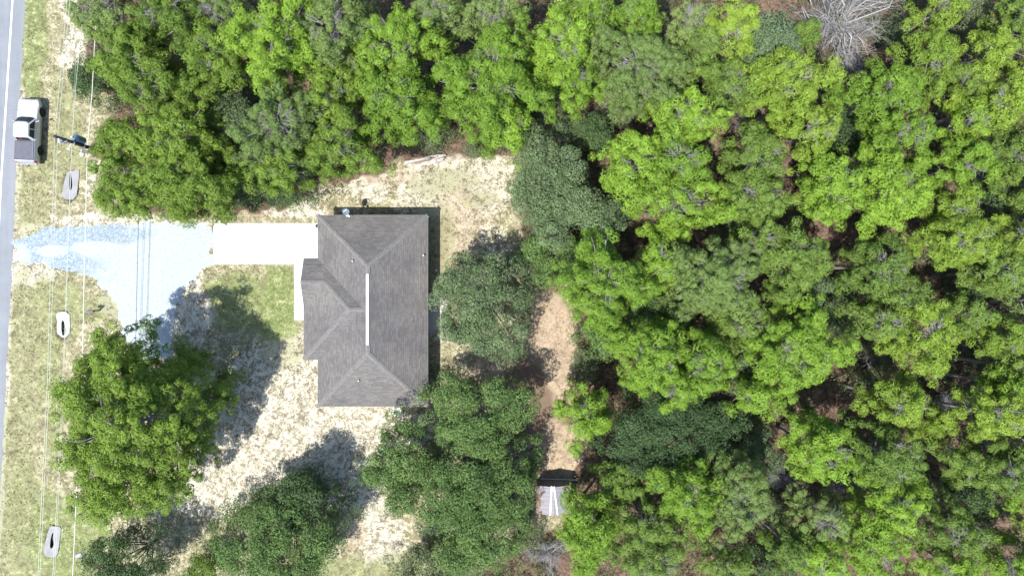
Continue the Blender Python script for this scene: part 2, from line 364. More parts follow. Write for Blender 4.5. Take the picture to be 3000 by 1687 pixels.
# concrete drive and walk
conc = mat_concrete('white_concrete', (.56, .555, .54), (tuple(P(848, 718)), .75, (.42, .36, .16)), .05)
def slab(name, poly, z1, mat, z0=-.05):
    n = len(poly); v = [(p[0], p[1], z0) for p in poly]+[(p[0], p[1], z1-.015) for p in poly]
    c = sum((Vector(p[:2]) for p in poly), Vector((0, 0)))/n
    v += [tuple(Vector(p[:2])+(c-Vector(p[:2])).normalized()*.02)+(z1,) for p in poly]
    f = [tuple(range(2*n, 3*n))]
    for l in (0, 1): f += [(l*n+i, l*n+(i+1) % n, (l+1)*n+(i+1) % n, (l+1)*n+i) for i in range(n)]
    return tag(MB().add(v, f).build(name, mat), kind='structure')
def PL(lst): return [tuple(P(*q)[:2]) for q in lst]
slab('concrete_driveway', PL([(626, 774), (626, 664), (630, 656), (640, 654), (950, 654), (950, 774)][::-1])[::-1], .05, conc)
slab('concrete_walk', PL([(862, 938), (862, 774.6), (940, 774.6), (940, 938)][::-1])[::-1], .046, conc)
slab('patio_slab', PL([(1240, 966), (1240, 858), (1312, 858), (1312, 966)][::-1])[::-1], .05, mat_concrete('grey_concrete', (.42, .41, .39), None, .1))
# ------------------------------------------------------------------ house
SHINGLE = mat_shingle('weathered_shingles', ((.108, .104, .102), (.146, .141, .138)), (.078, .075, .073))
CAPM = plain('ridge_shingle', (.130, .126, .124), .9, var=.22, scale=4)
def uvmesh(name, faces, mat, parent):
    """planar roof faces with shingle courses running along the level direction"""
    me = bpy.data.meshes.new(name); v = []; f = []; uv = []
    for q in faces:
        q = [Vector(p) for p in q]; n = (q[1]-q[0]).cross(q[2]-q[1]).normalized()
        if n.z < 0: q.reverse(); n = -n
        a = Vector((0, 0, 1)).cross(n).normalized(); b = n.cross(a)
        f.append(tuple(range(len(v), len(v)+len(q)))); v += [tuple(p) for p in q]; uv += [(p.dot(a), p.dot(b)) for p in q]
    me.from_pydata(v, [], f); l = me.uv_layers.new(name='UVMap')
    for i, c in enumerate(uv): l.data[i].uv = c
    me.update(); me.materials.append(mat)
    o = bpy.data.objects.new(name, me); COL.objects.link(o); o.parent = parent; return o
def cap(mb, a, b, wd=.20, up=.035, drop=.06):
    a, b = Vector(a), Vector(b); d = (b-a); s = Vector((-d.y, d.x, 0)).normalized()*wd; n = max(1, int(d.length/.24))
    for i in range(n):        # overlapping cap shingles, each one a small folded piece
        p, q = a+d*(i/n), a+d*((i+1.12)/n) if i < n-1 else b; u0, u1 = Vector((0, 0, up*.45)), Vector((0, 0, up))
        dz = Vector((0, 0, drop))
        v = [p+u1+s-dz, p+u1, p+u1-s-dz, q+u0+s-dz, q+u0, q+u0-s-dz, p-Vector((0, 0, .03))+s-dz, p-Vector((0, 0, .03))-s-dz]
        mb.add(v, [(0, 1, 4, 3), (1, 2, 5, 4), (0, 6, 1), (1, 7, 2), (1, 6, 7)])
E = 2.6; ke = K*(H-E)/H; Q = .441
xl, xr, yt, yb = (931-1500)*ke, (1253-1500)*ke, (843.5-631)*ke, (843.5-1190)*ke
hm = (xr-xl)/2; xm = xl+hm; RZ = E+Q*hm; ya, yc = yt-hm+.30, yb+hm
xf, wt, wb = (889.5-1500)*ke, (843.5-757)*ke, (843.5-1053)*ke
hw = (wt-wb)/2; wm = wb+hw; WZ = E+Q*hw; gm = .50; hg = wt-gm; gb = gm-hg; GZ = E+Q*hg
house = empty('house', (0, 0, 0), 0, 'single storey house with a grey shingle hip roof and white ridge vent', 'house')
uvmesh('roof', [
    [(xl, yt, E), (xr, yt, E), (xm, ya, RZ)], [(xl, yb, E), (xr, yb, E), (xm, yc, RZ)],
    [(xr, yt, E), (xr, yb, E), (xm, yc, RZ), (xm, ya, RZ)], [(xl, yt, E), (xl, yb, E), (xm, yc, RZ), (xm, ya, RZ)],
    [(xf, wt, E), (xf, gm, GZ), (xf+hg, gm, GZ), (xf+hw, wm, WZ), (xl+hw, wm, WZ), (xl, wt, E)],
    [(xf, gb, E), (xf+hg, gm, GZ), (xf, gm, GZ)],
    [(xf, gb, E), (xf, wb, E), (xf+hw, wm, WZ), (xf+hg, gm, GZ)],
    [(xf, wb, E), (xl, wb, E), (xl+hw, wm, WZ), (xf+hw, wm, WZ)]], SHINGLE, house)
roof = bpy.data.objects['roof']
for a, b in [((xl, yt, E), (xm, ya, RZ)), ((xr, yt, E), (xm, ya, RZ)), ((xl, yb, E), (xm, yc, RZ)), ((xr, yb, E), (xm, yc, RZ)), ((xm, ya, RZ), (xm, 1.2, RZ)), ((xm, -4.95, RZ), (xm, yc, RZ)),
             ((xf, wb, E), (xf+hw, wm, WZ)), ((xf+hg, gm, GZ), (xf+hw, wm, WZ)), ((xf, gm, GZ), (xf+hg, gm, GZ)), ((xf+hw, wm, WZ), (xl+hw, wm, WZ))]:
    m = MB(); cap(m, a, b); m.build('ridge_cap', CAPM, roof)
MB().box((xm, (1.2-4.93)/2, RZ+.035), (.25, 6.13, .07), 0, .02).build('ridge_vent', WHITE, roof)
out = [(xl, yt), (xl, wt), (xf, wt), (xf, wb), (xl, wb), (xl, yb), (xr, yb), (xr, yt)]
m = MB(); n = len(out)
for i in range(n):
    a, b = Vector(out[i]+(0,)), Vector(out[(i+1) % n]+(0,)); d = (b-a).normalized(); nn = Vector((d.y, -d.x, 0))*-1
    c = (a+b)/2; ln = (b-a).length
    m.box((c.x-nn.x*-.0+nn.x*-.014, c.y+nn.y*-.014, E-.105), (ln if abs(d.x) > .5 else .026, ln if abs(d.y) > .5 else .026, .19))
m.build('fascia', plain('fascia_grey', (.20, .19, .19), .6), house)
WALLM = mat_concrete('stucco', (.52, .50, .46), None, .08)
inn = .42
m = MB()
m.add([(xl+inn, yt-inn, 0), (xl+inn, yb+inn, 0), (xr-inn, yb+inn, 0), (xr-inn, yt-inn, 0), (xl+inn, yt-inn, E-.02), (xl+inn, yb+inn, E-.02), (xr-inn, yb+inn, E-.02), (xr-inn, yt-inn, E-.02)],
      [(0, 1, 5, 4), (1, 2, 6, 5), (2, 3, 7, 6), (3, 0, 4, 7)])
m.add([(xf+inn, wt-inn, 0), (xf+inn, wb+inn, 0), (xl+inn+.01, wb+inn, 0), (xl+inn+.01, wt-inn, 0), (xf+inn, wt-inn, E-.02), (xf+inn, wb+inn, E-.02), (xl+inn+.01, wb+inn, E-.02), (xl+inn+.01, wt-inn, E-.02)],
      [(0, 1, 5, 4), (1, 2, 6, 5), (3, 0, 4, 7)])
m.add([(xf+.03, wt-.05, E-.01), (xf+.03, gm, GZ-.03), (xf+.03, gb+.05, E-.01)], [(0, 1, 2)])
m.build('wall', WALLM, house)
m = MB()                                                     # garage and front doors, under the eaves
m.box((xl+inn-.03, 4.35, 1.1), (.06, 2.9, 2.2)).build('garage_door', WHITE, house)
for px, py, hh in ((1034, 765, 4.2), (1241, 748, 2.9), (1050.5, 1115, 3.9)):
    c = P(px, py, hh); zr = E+Q*min(c.x-xl, xr-c.x, yt-c.y, c.y-yb)
    vp = MB().lathe((c.x, c.y, zr-.05), [(.05, 0), (.05, .36)], 10).build('vent_pipe', WHITE, roof)
    MB().lathe((c.x, c.y, zr-.06), [(.13, 0), (.12, .10), (.055, .14)], 10).build('flashing', plain('lead_flashing', (.10, .10, .11), .5), vp)
# wall lamp at the garage corner
c = P(927, 662, 2.1)
wl = empty('wall_lamp', (xl+inn, c.y, 2.0), 0, 'dark lantern under the eave at the garage corner beside the concrete driveway', 'lamp')
DARKM = plain('dark_metal', (.035, .037, .045), .5); GLASS = plain('lamp_glass', (.25, .26, .28), .15)
MB().box((-.30, 0, .3), (.62, .05, .05)).box((-.56, 0, .16), (.05, .05, .3)).build('bracket', DARKM, wl)
MB().lathe((-.62, 0, -.22), [(.12, 0), (.15, .3)], 8).build('lantern', GLASS, wl); MB().lathe((-.62, 0, .085), [(.19, 0), (.05, .12)], 8).build('lamp_cap', DARKM, wl)
# satellite dish on the upper eave
c = P(1013, 619, 3.0); b = Vector((c.x+.05, yt-.02, 2.62))
dish = empty('satellite_dish', b, 0, 'blue grey satellite dish on a mast at the upper roof eave', 'satellite dish')
aim = Vector((.42, -.62, .86)).normalized(); Rq = aim.to_track_quat('Z', 'Y').to_matrix(); cc = Vector((c.x, c.y, 3.05))-b
prof = [(.02, .0), (.12, .012), (.22, .04), (.30, .085), (.315, .10), (.30, .105), (.2, .06), (.1, .03), (.02, .02)]
mb = MB().lathe((0, 0, 0), prof, 24); mb.v = [tuple(cc+Rq@Vector((q[0], q[1]*1.12, q[2]))) for q in mb.v]
rf = mb.build('reflector', plain('dish_blue_grey', (.115, .155, .20), .4, var=.05), dish, True)
mb = MB().box((0, .12, .075), (.34, .055, .03)); mb.v = [tuple(cc+Rq@Vector(q)) for q in mb.v]; mb.build('emblem_stripe', WHITE, rf)
tip = cc+Rq@Vector((.0, -.30, .10)); lnb = P(1021.5, 632.5, 3.15)-b
MB().tube([tip, lnb], .018, 6).build('arm', plain('galvanised', (.42, .43, .45), .4, .4), dish)
MB().tube([lnb-Vector((.06, -.06, .02)), lnb+Vector((.09, -.09, .03))], [.07, .06], 8).box(lnb+Vector((.02, -.02, .0)), (.16, .14, .09), .7, .02).build('receiver', WHITE, dish)
MB().tube([(0, 0, 0), (0, .12, .05), cc-aim*.02], .026, 8).box((0, -.03, .02), (.22, .16, .03)).build('mast', bpy.data.materials['galvanised'], dish)
# air conditioner by the lower right corner, pipe cap and ground box
def ac(loc):
    r = empty('air_conditioner', loc, 0, 'white air conditioner box by the lower roof edge, half hidden under the green oak', 'air conditioner')
    MB().box((0, 0, .04), (1.0, 1.0, .08)).build('base', bpy.data.materials['grey_concrete'], r)
    MB().box((0, 0, .45), (.8, .8, .74), 0, .06).build('housing', WHITE, r)
    mb = MB().lathe((0, 0, .821), [(.31, 0), (.31, .015)], 20); mb.build('fan_guard', plain('fan_grey', (.22, .23, .24), .5), r)
c = P(1163, 1207, .8); ac((c.x, c.y, 0))
c = P(1278, 792, .2); r = empty('pipe_cap', (c.x, c.y, 0), 0, 'small white cleanout pipe cap in the shade right of the house', 'pipe')
MB().lathe((0, 0, 0), [(.06, -.05), (.06, .2)], 10).build('pipe', WHITE, r); MB().lathe((0, 0, .2), [(.085, 0), (.085, .05), (.05, .07)], 10).build('cap', WHITE, r)
c = P(231, 1626); r = empty('meter_box', (c.x, c.y, 0), .35, 'grey box lid in the grass beside the lowest pipe end', 'box lid')
MB().box((0, 0, .03), (.62, .34, .08), 0, .02).build('lid', plain('lid_grey', (.24, .24, .28), .6), r); MB().box((0, 0, .015), (.7, .42, .05), 0, .02).build('rim', plain('rim_grey', (.15, .15, .16), .7), r)

# ------------------------------------------------------------------ pickup truck
PAINT, t_, b_ = newmat('silver_white_paint'); b_.inputs['Base Color'].default_value = (.50, .52, .55, 1); b_.inputs['Metallic'].default_value = .15; b_.inputs['Roughness'].default_value = .38
b_.inputs['Coat Weight'].default_value = .6; b_.inputs['Coat Roughness'].default_value = .08
AUTOGLASS, t_, b_ = newmat('tinted_glass'); b_.inputs['Base Color'].default_value = (.010, .018, .022, 1); b_.inputs['Roughness'].default_value = .08; b_.inputs['Specular IOR Level'].default_value = .35
TYRE = plain('tyre_rubber', (.018, .018, .018), .9); CHROME = plain('chrome', (.55, .56, .58), .2, .9, var=.03)
TONN = plain('tonneau_vinyl', (.085, .088, .110), .75, var=.12, scale=2.5, bump=.1); TRIM = plain('black_trim', (.03, .03, .032), .6)
RED = plain('tail_red', (.42, .012, .015), .3, var=.05)
truck = empty('pickup_truck', (-44.75, 14.56, 0), -math.atan2(.3, 6.02), 'silver white pickup with a dark bed cover parked on the verge by the road', 'pickup truck')
ys = list(np.arange(-2.92, 2.93, .08)); WH = (-1.78, 1.83)
def lerp(x, xs, vs): return float(np.interp(x, xs, vs))
v = []; f = []; prof_n = 17
for yy in ys:
    wd = lerp(yy, [-2.92, -2.8, 1.9, 2.45, 2.75, 2.92], [.93, .97, .97, .95, .88, .74]); zt = lerp(yy, [-2.92, -2.84, -1.1, -1.0, 1.1, 1.25, 2.2, 2.7, 2.92], [1.18, 1.30, 1.30, 1.17, 1.17, 1.16, 1.08, .98, .80])
    zl = .42
    for wy in WH:
        d = abs(yy-wy)
        if d < .47: zl = max(zl, .40+math.sqrt(.47**2-d*d)*.98)
    half = [(0, .40), (.80*wd, .40), (.84*wd, zl), (.985*wd, zl+.01), (wd, max(.76, zl+.03)), (.99*wd, 1.0), (.955*wd, zt-.07), (.90*wd, zt-.012), (.72*wd, zt)]
    pts = [(-x, z) for x, z in half[::-1]]+half[1:]
    v += [(x, yy, z) for x, z in pts]
n = len(pts)
for i in range(len(ys)-1):
    f += [(i*n+k, (i+1)*n+k, (i+1)*n+(k+1) % n, i*n+(k+1) % n) for k in range(n)]
f += [tuple(range(n)), tuple(range((len(ys)-1)*n+n-1, (len(ys)-1)*n-1, -1))]
body = MB().add(v, f).build('body', PAINT, truck, True)
# cab: rings from belt line to roof
rings = [(-1.02, 1.22, .900, 1.15), (-.99, 1.17, .885, 1.22), (-.82, .62, .715, 1.76), (-.76, .52, .66, 1.845), (-.60, .34, .52, 1.885)]
v = []; f = []
for (y0, y1, hx, z) in rings:
    c = .12
    v += [(-hx, y0+c, z), (-hx+c, y0, z), (hx-c, y0, z), (hx, y0+c, z), (hx, y1-.25, z), (hx-.16, y1-.06, z), (hx*.45, y1, z), (-hx*.45, y1, z), (-hx+.16, y1-.06, z), (-hx, y1-.25, z)]
n = 10
for i in range(len(rings)-1): f += [(i*n+k, i*n+(k+1) % n, (i+1)*n+(k+1) % n, (i+1)*n+k) for k in range(n)]
f.append(tuple(range((len(rings)-1)*n, len(rings)*n)))
MB().add(v, f).build('cab', PAINT, truck, False)
def ringpt(k, s, off):     # point on the sloped cab side between belt ring and shoulder ring
    a, b = Vector(v[10+k]), Vector(v[20+k]); return a+(b-a)*s
def pane(name, pts, out):
    pts = [Vector(p)+Vector(out)*.012 for p in pts]; MB().add(pts+[p-Vector(out)*.02 for p in pts], [(0, 1, 2, 3), (7, 6, 5, 4)]+[(i, i+4, (i+1) % 4+4, (i+1) % 4) for i in range(4)]).build(name, AUTOGLASS, truck)
m = MB(); bt = [Vector(v[10+k]) for k in (4, 5, 6, 7, 8, 9)]; tp = [Vector(v[20+k]) for k in (4, 5, 6, 7, 8, 9)]; o_ = Vector((0, .012, .014))
lo = [a+(b-a)*.05 for a, b in zip(bt, tp)]; hi = [a+(b-a)*1.0 for a, b in zip(bt, tp)]
lo[0] = lo[0].lerp(lo[1], .55); hi[0] = hi[0].lerp(hi[1], .55); lo[5] = lo[5].lerp(lo[4], .55); hi[5] = hi[5].lerp(hi[4], .55)
m.add([p+o_ for p in lo+hi], [(i, i+1, i+7, i+6) for i in range(5)]).build('windscreen', AUTOGLASS, truck)
pane('rear_window', [(-.68, -1.0+.02, 1.27), (.68, -1.0+.02, 1.27), (.56, -.835, 1.73), (-.56, -.835, 1.73)], (0, -1, .3))
for s in (-1, 1):
    X0, X1 = .889, .728
    def sp(yy, q): return (s*(X0+(X1-X0)*q), yy, 1.22+(1.76-1.22)*q)
    o = (s, 0, .3)
    pts = [sp(-.84, .10), sp(-.05, .10), sp(-.08, .90), sp(-.66, .90)]; pane('side_window', pts if s > 0 else pts[::-1], o)
    pts = [sp(.05, .10), sp(.90, .10), sp(.36, .90), sp(.04, .90)]; pane('side_window', pts if s > 0 else pts[::-1], o)
    mr = MB().box((s*1.13, .80, 1.24), (.30, .15, .22), s*.35, .05).box((s*.96, .80, 1.20), (.12, .05, .05)).build('wing_mirror', PAINT, truck)
    MB().box((s*1.12, .715, 1.24), (.22, .012, .16), s*.35).build('mirror_glass', CHROME, mr)
    for yy in (-.72, .12):
        MB().box((s*.985, yy, 1.04), (.04, .17, .035), 0, .01).build('door_handle', CHROME, truck)
    MB().box((s*.90, -2.885, 1.0), (.13, .15, .36), 0, .03).build('tail_light', RED, truck)
    MB().box((s*.70, 2.80, .80), (.28, .16, .16), s*-.3, .04).build('headlight', GLASS, truck)
    for wy in WH:
        mw = MB(); pr = [(.23, -.13), (.36, -.12), (.395, -.06), (.395, .06), (.36, .12), (.23, .13)]; mw.lathe((0, 0, 0), pr, 24); mw.v = [(s*.83+q[2], wy+q[0], .395+q[1]) for q in mw.v]
        wh = empty('wheel', (0, 0, 0)); wh.parent = truck; mw.build('tyre', TYRE, wh, True)
        mr_ = MB().lathe((0, 0, 0), [(.23, -.08), (.23, .10), (.16, .06), (.05, .09)], 16); mr_.v = [(s*(.83+q[2]), wy+q[0], .395+q[1]) for q in mr_.v]; mr_.build('rim', CHROME, wh)
cov = MB().box((0, -1.94, 1.315), (1.60, 1.70, .045), 0, .02).build('bed_cover', TONN, truck)
m = MB(); m.box((-.84, -1.94, 1.318), (.09, 1.78, .06), 0, .02).box((.84, -1.94, 1.318), (.09, 1.78, .06), 0, .02).box((0, -1.075, 1.318), (1.58, .05, .06), 0, .02).box((0, -2.80, 1.318), (1.58, .05, .06), 0, .02)
m.build('cover_rail', plain('rail_grey', (.16, .165, .19), .5), cov)
MB().box((0, -2.935, 1.0), (1.50, .05, .44), 0, .02).build('tailgate', PAINT, truck)
bp_ = MB().box((0, -3.03, .66), (1.78, .22, .20), 0, .05).build('rear_bumper', CHROME, truck); MB().box((0, -3.16, .52), (.08, .18, .08)).tube([(0, -3.22, .55), (0, -3.22, .64)], .035, 8).build('tow_hitch', TRIM, bp_)
MB().box((0, 2.93, .60), (1.62, .16, .22), 0, .06).build('front_bumper', CHROME, truck); MB().box((0, 2.90, .80), (.90, .06, .16), 0, .02).build('grille', TRIM, truck)
MB().box((0, -.935, 1.79), (.40, .04, .05), 0, .01).build('brake_light', RED, truck)
MB().tube([(-.72, 1.75, 1.1), (-.74, 1.70, 1.62)], .008, 5).build('aerial', TRIM, truck)
for s in (-1, 1): MB().tube([(s*.46, 1.32, 1.165), (s*.40, 2.1, 1.10), (s*.36, 2.6, 1.015)], .012, 5).build('bonnet_crease', PAINT, body)

# ------------------------------------------------------------------ utility pole and its wires
pb = P(160, 400, 9.6); pb = Vector((pb.x, pb.y, 0))
POLEM = plain('creosote_pole', (.024, .023, .027), .7, var=.3, scale=3); INS = plain('porcelain', (.62, .65, .70), .25, var=.05); TRF = plain('transformer_blue', (.115, .20, .30), .4, var=.08)
pole = empty('utility_pole', pb, 0, 'tall dark wooden utility pole with a blue transformer, leaning out of view on the verge', 'utility pole'); pole['label'] = 'dark wooden utility pole with a blue transformer and lamp on the verge behind the truck'
MB().tube([(0, 0, -.2), (0, 0, 9.6)], [.19, .125], 14).build('pole', POLEM, pole, True)
def off(px, py, h): q = P(px, py, h)-pb; return q
for px, py, h0, h1 in ((158, 400, 9.2, 9.75), (168, 408, 8.75, 9.3)):
    q = off(px, py, h1); q.z = 0; q = q.normalized()*.34
    MB().tube([(0, 0, h0), (q.x, q.y, h0+.05)], .03, 6).lathe((q.x, q.y, h0+.05), [(.05, 0), (.09, .06), (.05, .1), (.09, .16), (.05, .2), (.08, .27), (.03, .34)], 12).build('insulator', INS, pole, True)
q = Vector((-.16, -.18, 0)); MB().tube([(q.x, q.y, 7.95), (q.x*1.1, q.y*1.1, 8.9)], [.075, .06], 10).build('lightning_arrester', INS, pole, True)
q = Vector((-.30, -.52, 0)); MB().tube([(0, 0, 7.35), (q.x*.6, q.y*.6, 7.45), (q.x, q.y, 7.3)], .035, 6).tube([(q.x, q.y, 7.05), (q.x, q.y, 7.45)], [.07, .08], 10).build('fuse_cutout', INS, pole, True)
c = off(232, 408.5, 6.65); tx, ty = c.x, c.y
mt = MB().lathe((tx, ty, 6.1), [(.27, 0), (.30, .05), (.30, .95), (.31, .97), (.31, 1.03), (.24, 1.12), (.05, 1.15)], 20).build('transformer', TRF, pole, True)
MB().tube([(tx-.1, ty, 7.2), (tx-.12, ty+.02, 7.55)], [.07, .04], 10).tube([(tx+.12, ty+.05, 7.2), (tx+.13, ty+.06, 7.4)], [.05, .03], 8).build('bushing', INS, mt, True)
for hh in (6.4, 6.95): MB().box((tx*.5, ty*.5, hh), (math.hypot(tx, ty), .08, .08), math.atan2(ty, tx)).build('mounting_bracket', bpy.data.materials['galvanised'], mt)
c = off(238.6, 450, 5.9)
lm = MB().tube([(0, 0, 5.7), (c.x*.5, c.y*.5, 6.05), (c.x, c.y, 6.0)], .028, 8).build('lamp_arm', bpy.data.materials['galvanised'], pole)
MB().lathe((c.x, c.y, 5.78), [(.21, 0), (.20, .06), (.12, .14), (.06, .22), (.02, .24)], 16).build('lamp_shade', INS, lm, True)
for hh in (5.35, 6.0, 7.35, 8.3): MB().lathe((0, 0, hh), [(.185, -.05), (.185, .05)], 12).build('pole_band', bpy.data.materials['galvanised'], pole)
WIRE = plain('weathered_wire', (.50, .53, .46), .5, .1, var=.05); CABLE = plain('pale_cable', (.66, .69, .67), .5, var=.05)
def wire(pts, h, rad, mat, label):
    q = [P(px, py, h) for px, py in pts]; a, b = q[0], q[1]; q.insert(0, a+(a-b).normalized()*9); a, b = q[-1], q[-2]; q.append(a+(a-b).normalized()*9)
    tag(MB().tube(q, rad, 5).build('power_line', mat, None, True), label, 'power line', 'overhead lines along the road')
wire([(197, 0), (178, 215), (160, 400), (156, 560), (147, 840), (139, 1120), (125, 1400), (111, 1687)], 9.4, .017, WIRE, 'thin overhead wire nearest the road, reaching the pole top')
wire([(205, 0), (187, 200), (169, 405), (164, 560), (155, 840), (145, 1120), (131, 1400), (117, 1687)], 9.1, .017, WIRE, 'thin overhead wire second from the road')
wire([(247, 0), (224, 232), (211, 412), (205, 560), (194, 850), (184, 1120), (170, 1400), (155, 1687)], 7.5, .018, WIRE, 'middle overhead wire crossing the three concrete pipe ends')
wire([(212, 414), (206, 560), (196, 850), (187, 1120), (174, 1400), (160, 1687)], 7.3, .014, WIRE, 'short twin of the middle wire, running only below the pole')
wire([(284, 0), (270, 270), (256, 437), (253, 560), (247, 800), (242, 1040), (231, 1280), (223, 1472), (213, 1687)], 5.3, .030, CABLE, 'thick pale cable farthest from the road')

# ------------------------------------------------------------------ pipe ends, mailbox, logs, shed
CULVM = mat_concrete('culvert_concrete', (.255, .255, .26), None, .25); HOLE = plain('dark_pipe', (.03, .03, .034), .9)
def culvert(center, outl, hole, mat, label):
    c = P(*center); r = empty('culvert_end', (c.x, c.y, 0), 0, label, 'drain pipe end', 'concrete pipe ends along the ditch')
    oo = [P(*q)-c for q in outl]; hh = [P(*q)-c for q in hole]
    # resample both loops to the same count by angle round the hole centre
    hc = sum(hh, Vector())/len(hh); N = 40
    def samp(loop):
        o = []
        for k in range(N):
            a = 2*PI*k/N; d = Vector((math.cos(a), math.sin(a))); best = None
            for i in range(len(loop)):
                p, q = loop[i].xy-hc.xy, loop[(i+1) % len(loop)].xy-hc.xy; e = q-p; den = d.x*e.y-d.y*e.x
                if abs(den) < 1e-9: continue
                t = (p.x*e.y-p.y*e.x)/den; u = (p.x*d.y-p.y*d.x)/den
                if t > 0 and -1e-6 <= u <= 1+1e-6 and (best is None or t > best): best = t
            o.append(hc.xy+d*(best or .1))
        return o
    so, sh = samp(oo), samp(hh); rr = random.Random(3); v = []; f = []
    so = [p*(1+rr.uniform(-.02, .02)) for p in so]
    v += [(p.x, p.y, -.06) for p in so]+[(p.x*.97, p.y*.97, .075) for p in so]+[(p.x, p.y, .06) for p in sh]+[(p.x, p.y, -.02) for p in sh]
    for l in range(3): f += [(l*N+k, l*N+(k+1) % N, (l+1)*N+(k+1) % N, (l+1)*N+k) for k in range(N)]
    MB().add(v, f).build('concrete_collar', mat, r)
    v = [(p.x, p.y, -.02) for p in sh]; f = []
    for s, z in ((.9, -.22), (.6, -.4), (.2, -.48)): v += [(hc.x+(p.x-hc.x)*s, hc.y+(p.y-hc.y)*s, z) for p in sh]
    for l in range(3): f += [(l*N+k, l*N+(k+1) % N, (l+1)*N+(k+1) % N, (l+1)*N+k) for k in range(N)]
    f.append(tuple(range(3*N, 4*N))); MB().add(v, f).build('pipe', HOLE, r)
culvert((207, 545), [(199, 502), (236, 497), (233, 520), (230, 545), (226, 574), (215, 585), (188, 584), (180, 572), (185, 550), (192, 522)], [(208, 505), (212, 525), (213, 548), (209, 560), (204, 556), (204, 535), (205, 515)], CULVM, 'grey angled concrete pipe end nearest the utility pole')
culvert((183, 952), [(161, 922), (175, 912), (195, 912), (206, 922), (207, 950), (206, 975), (195, 988), (183, 989), (168, 977), (167, 955), (169, 936)], [(184, 936), (189, 942), (191, 958), (194, 965), (191, 980), (184, 984), (181, 965), (181, 945)], mat_concrete('bright_culvert_concrete', (.36, .36, .36), None, .12), 'white rounded concrete pipe end left of the mailbox')
culvert((153, 1583), [(148, 1538), (182, 1540), (179, 1565), (174, 1600), (170, 1625), (158, 1632), (138, 1630), (126, 1616), (133, 1590), (140, 1560)], [(158, 1553), (156, 1575), (159, 1592), (156, 1602), (150, 1606), (147, 1598), (149, 1580), (153, 1562)], CULVM, 'ragged grey concrete pipe end lowest in the photo')
c = P(281, 911, .6); mbx = empty('mailbox', (c.x, c.y, 0), 0, 'dark mailbox on a post between the verge and the gravel driveway', 'mailbox')
MAILM = plain('mailbox_slate', (.10, .11, .165), .4, var=.1)
MB().box((0, .05, .5), (.11, .11, 1.1)).box((-.18, .03, .93), (.62, .09, .06)).build('post', POLEM, mbx)
a = MB(); pr = [(-.105, 0), (.105, 0), (.105, .14), (.075, .20), (0, .23), (-.075, .20), (-.105, .14)]
a.add([(x0, q[0], .98+q[1]) for x0 in (-.48, .06) for q in pr], [tuple(range(6, -1, -1)), tuple(range(7, 14))]+[(k, (k+1) % 7, (k+1) % 7+7, k+7) for k in range(7)])
bx = a.build('box', MAILM, mbx); MB().box((-.49, 0, 1.08), (.02, .20, .20), 0, .008).build('box_door', WHITE, mbx); MB().box((-.30, .115, 1.12), (.18, .012, .05)).build('flag', RED, mbx)
lz = lambda zx, zy: (1140+zx/11.71, 420+zy/11.71)
for i, (a, b, hh, rr) in enumerate([((540, 660), (1420, 460), .12, .10), ((1420, 450), (1955, 400), .12, .085), ((1440, 300), (1830, 288), .06, .06), ((960, 735), (1450, 610), .10, .07), ((1450, 555), (1960, 405), .22, .055), ((1010, 765), (1700, 640), .09, .085),
                                  ((1470, 600), (1905, 500), .10, .10), ((900, 560), (1430, 520), .20, .06), ((1100, 690), (1640, 585), .2, .06), ((1480, 650), (1880, 560), .12, .07)]):
    p, q = P(*lz(*a), hh), P(*lz(*b), hh); mid = (p+q)/2+Vector((.0, .05*((i % 3)-1), .015)); rn = random.Random(i)
    tag(MB().tube([p, p.lerp(mid, .5), mid, mid.lerp(q, .5), q], [rr*1.35*rn.uniform(.7, 1.1) for _ in range(5)], 8).build('log', LOGM, None, True), 'bleached log lying in the small pile at the upper edge of the yard', 'log', 'bleached logs in a pile')
c = P(1622, 1466, 2.35); shed = empty('shed', (c.x, c.y, 0), 0, 'small grey gable roofed shed at the foot of the leaf strewn path', 'shed')
SW, SL = 1.55, 1.28; SIDING = plain('shed_siding', (.15, .145, .15), .8, var=.15)
m = MB(); iw, il = SW-.1, SL-.08
m.add([(-iw, -il, 0), (iw, -il, 0), (iw, il, 0), (-iw, il, 0), (-iw, -il, 2.05), (iw, -il, 2.05), (iw, il, 2.05), (-iw, il, 2.05), (0, -il, 2.5), (0, il, 2.5)], [(0, 1, 5, 8, 4), (1, 2, 6, 5), (2, 3, 7, 9, 6), (3, 0, 4, 7)]).build('wall', SIDING, shed)
for s in (-1, 1):
    d = MB().box((s*.43, il+.02, .95), (.82, .04, 1.85), 0, .01).build('door', plain('shed_door', (.17, .165, .17), .7), shed); MB().box((s*.08, il+.05, .95), (.03, .04, .2)).build('handle', TRIM, d)
SHROOF, t_, b_ = newmat('litter_strewn_roof'); co = objco(t_); sx = nd(t_, 'SeparateXYZ'); L(t_, co, sx.inputs[0])
seam = ramp(t_, mth(t_, 'FRACT', mth(t_, 'MULTIPLY', sx.outputs[1], 2.6)), [(.0, (.10, .095, .11)), (.06, (.225, .22, .245)), (.94, (.20, .195, .22)), (1, (.10, .095, .11))])
lf = mth(t_, 'ADD', mth(t_, 'MULTIPLY', mth(t_, 'ABSOLUTE', sx.outputs[0]), .42), mth(t_, 'MULTIPLY', noise(t_, co, 2.2, 6, .7), .9))
L(t_, mix(t_, ramp(t_, lf, [(.84, (0, 0, 0)), (.97, (.9, .9, .9))]), seam, ramp(t_, noise(t_, co, 18, 4, .7), [(.35, (.10, .062, .042)), (.65, (.26, .19, .13))])), b_.inputs['Base Color']); b_.inputs['Roughness'].default_value = .8
m = MB(); th = .05
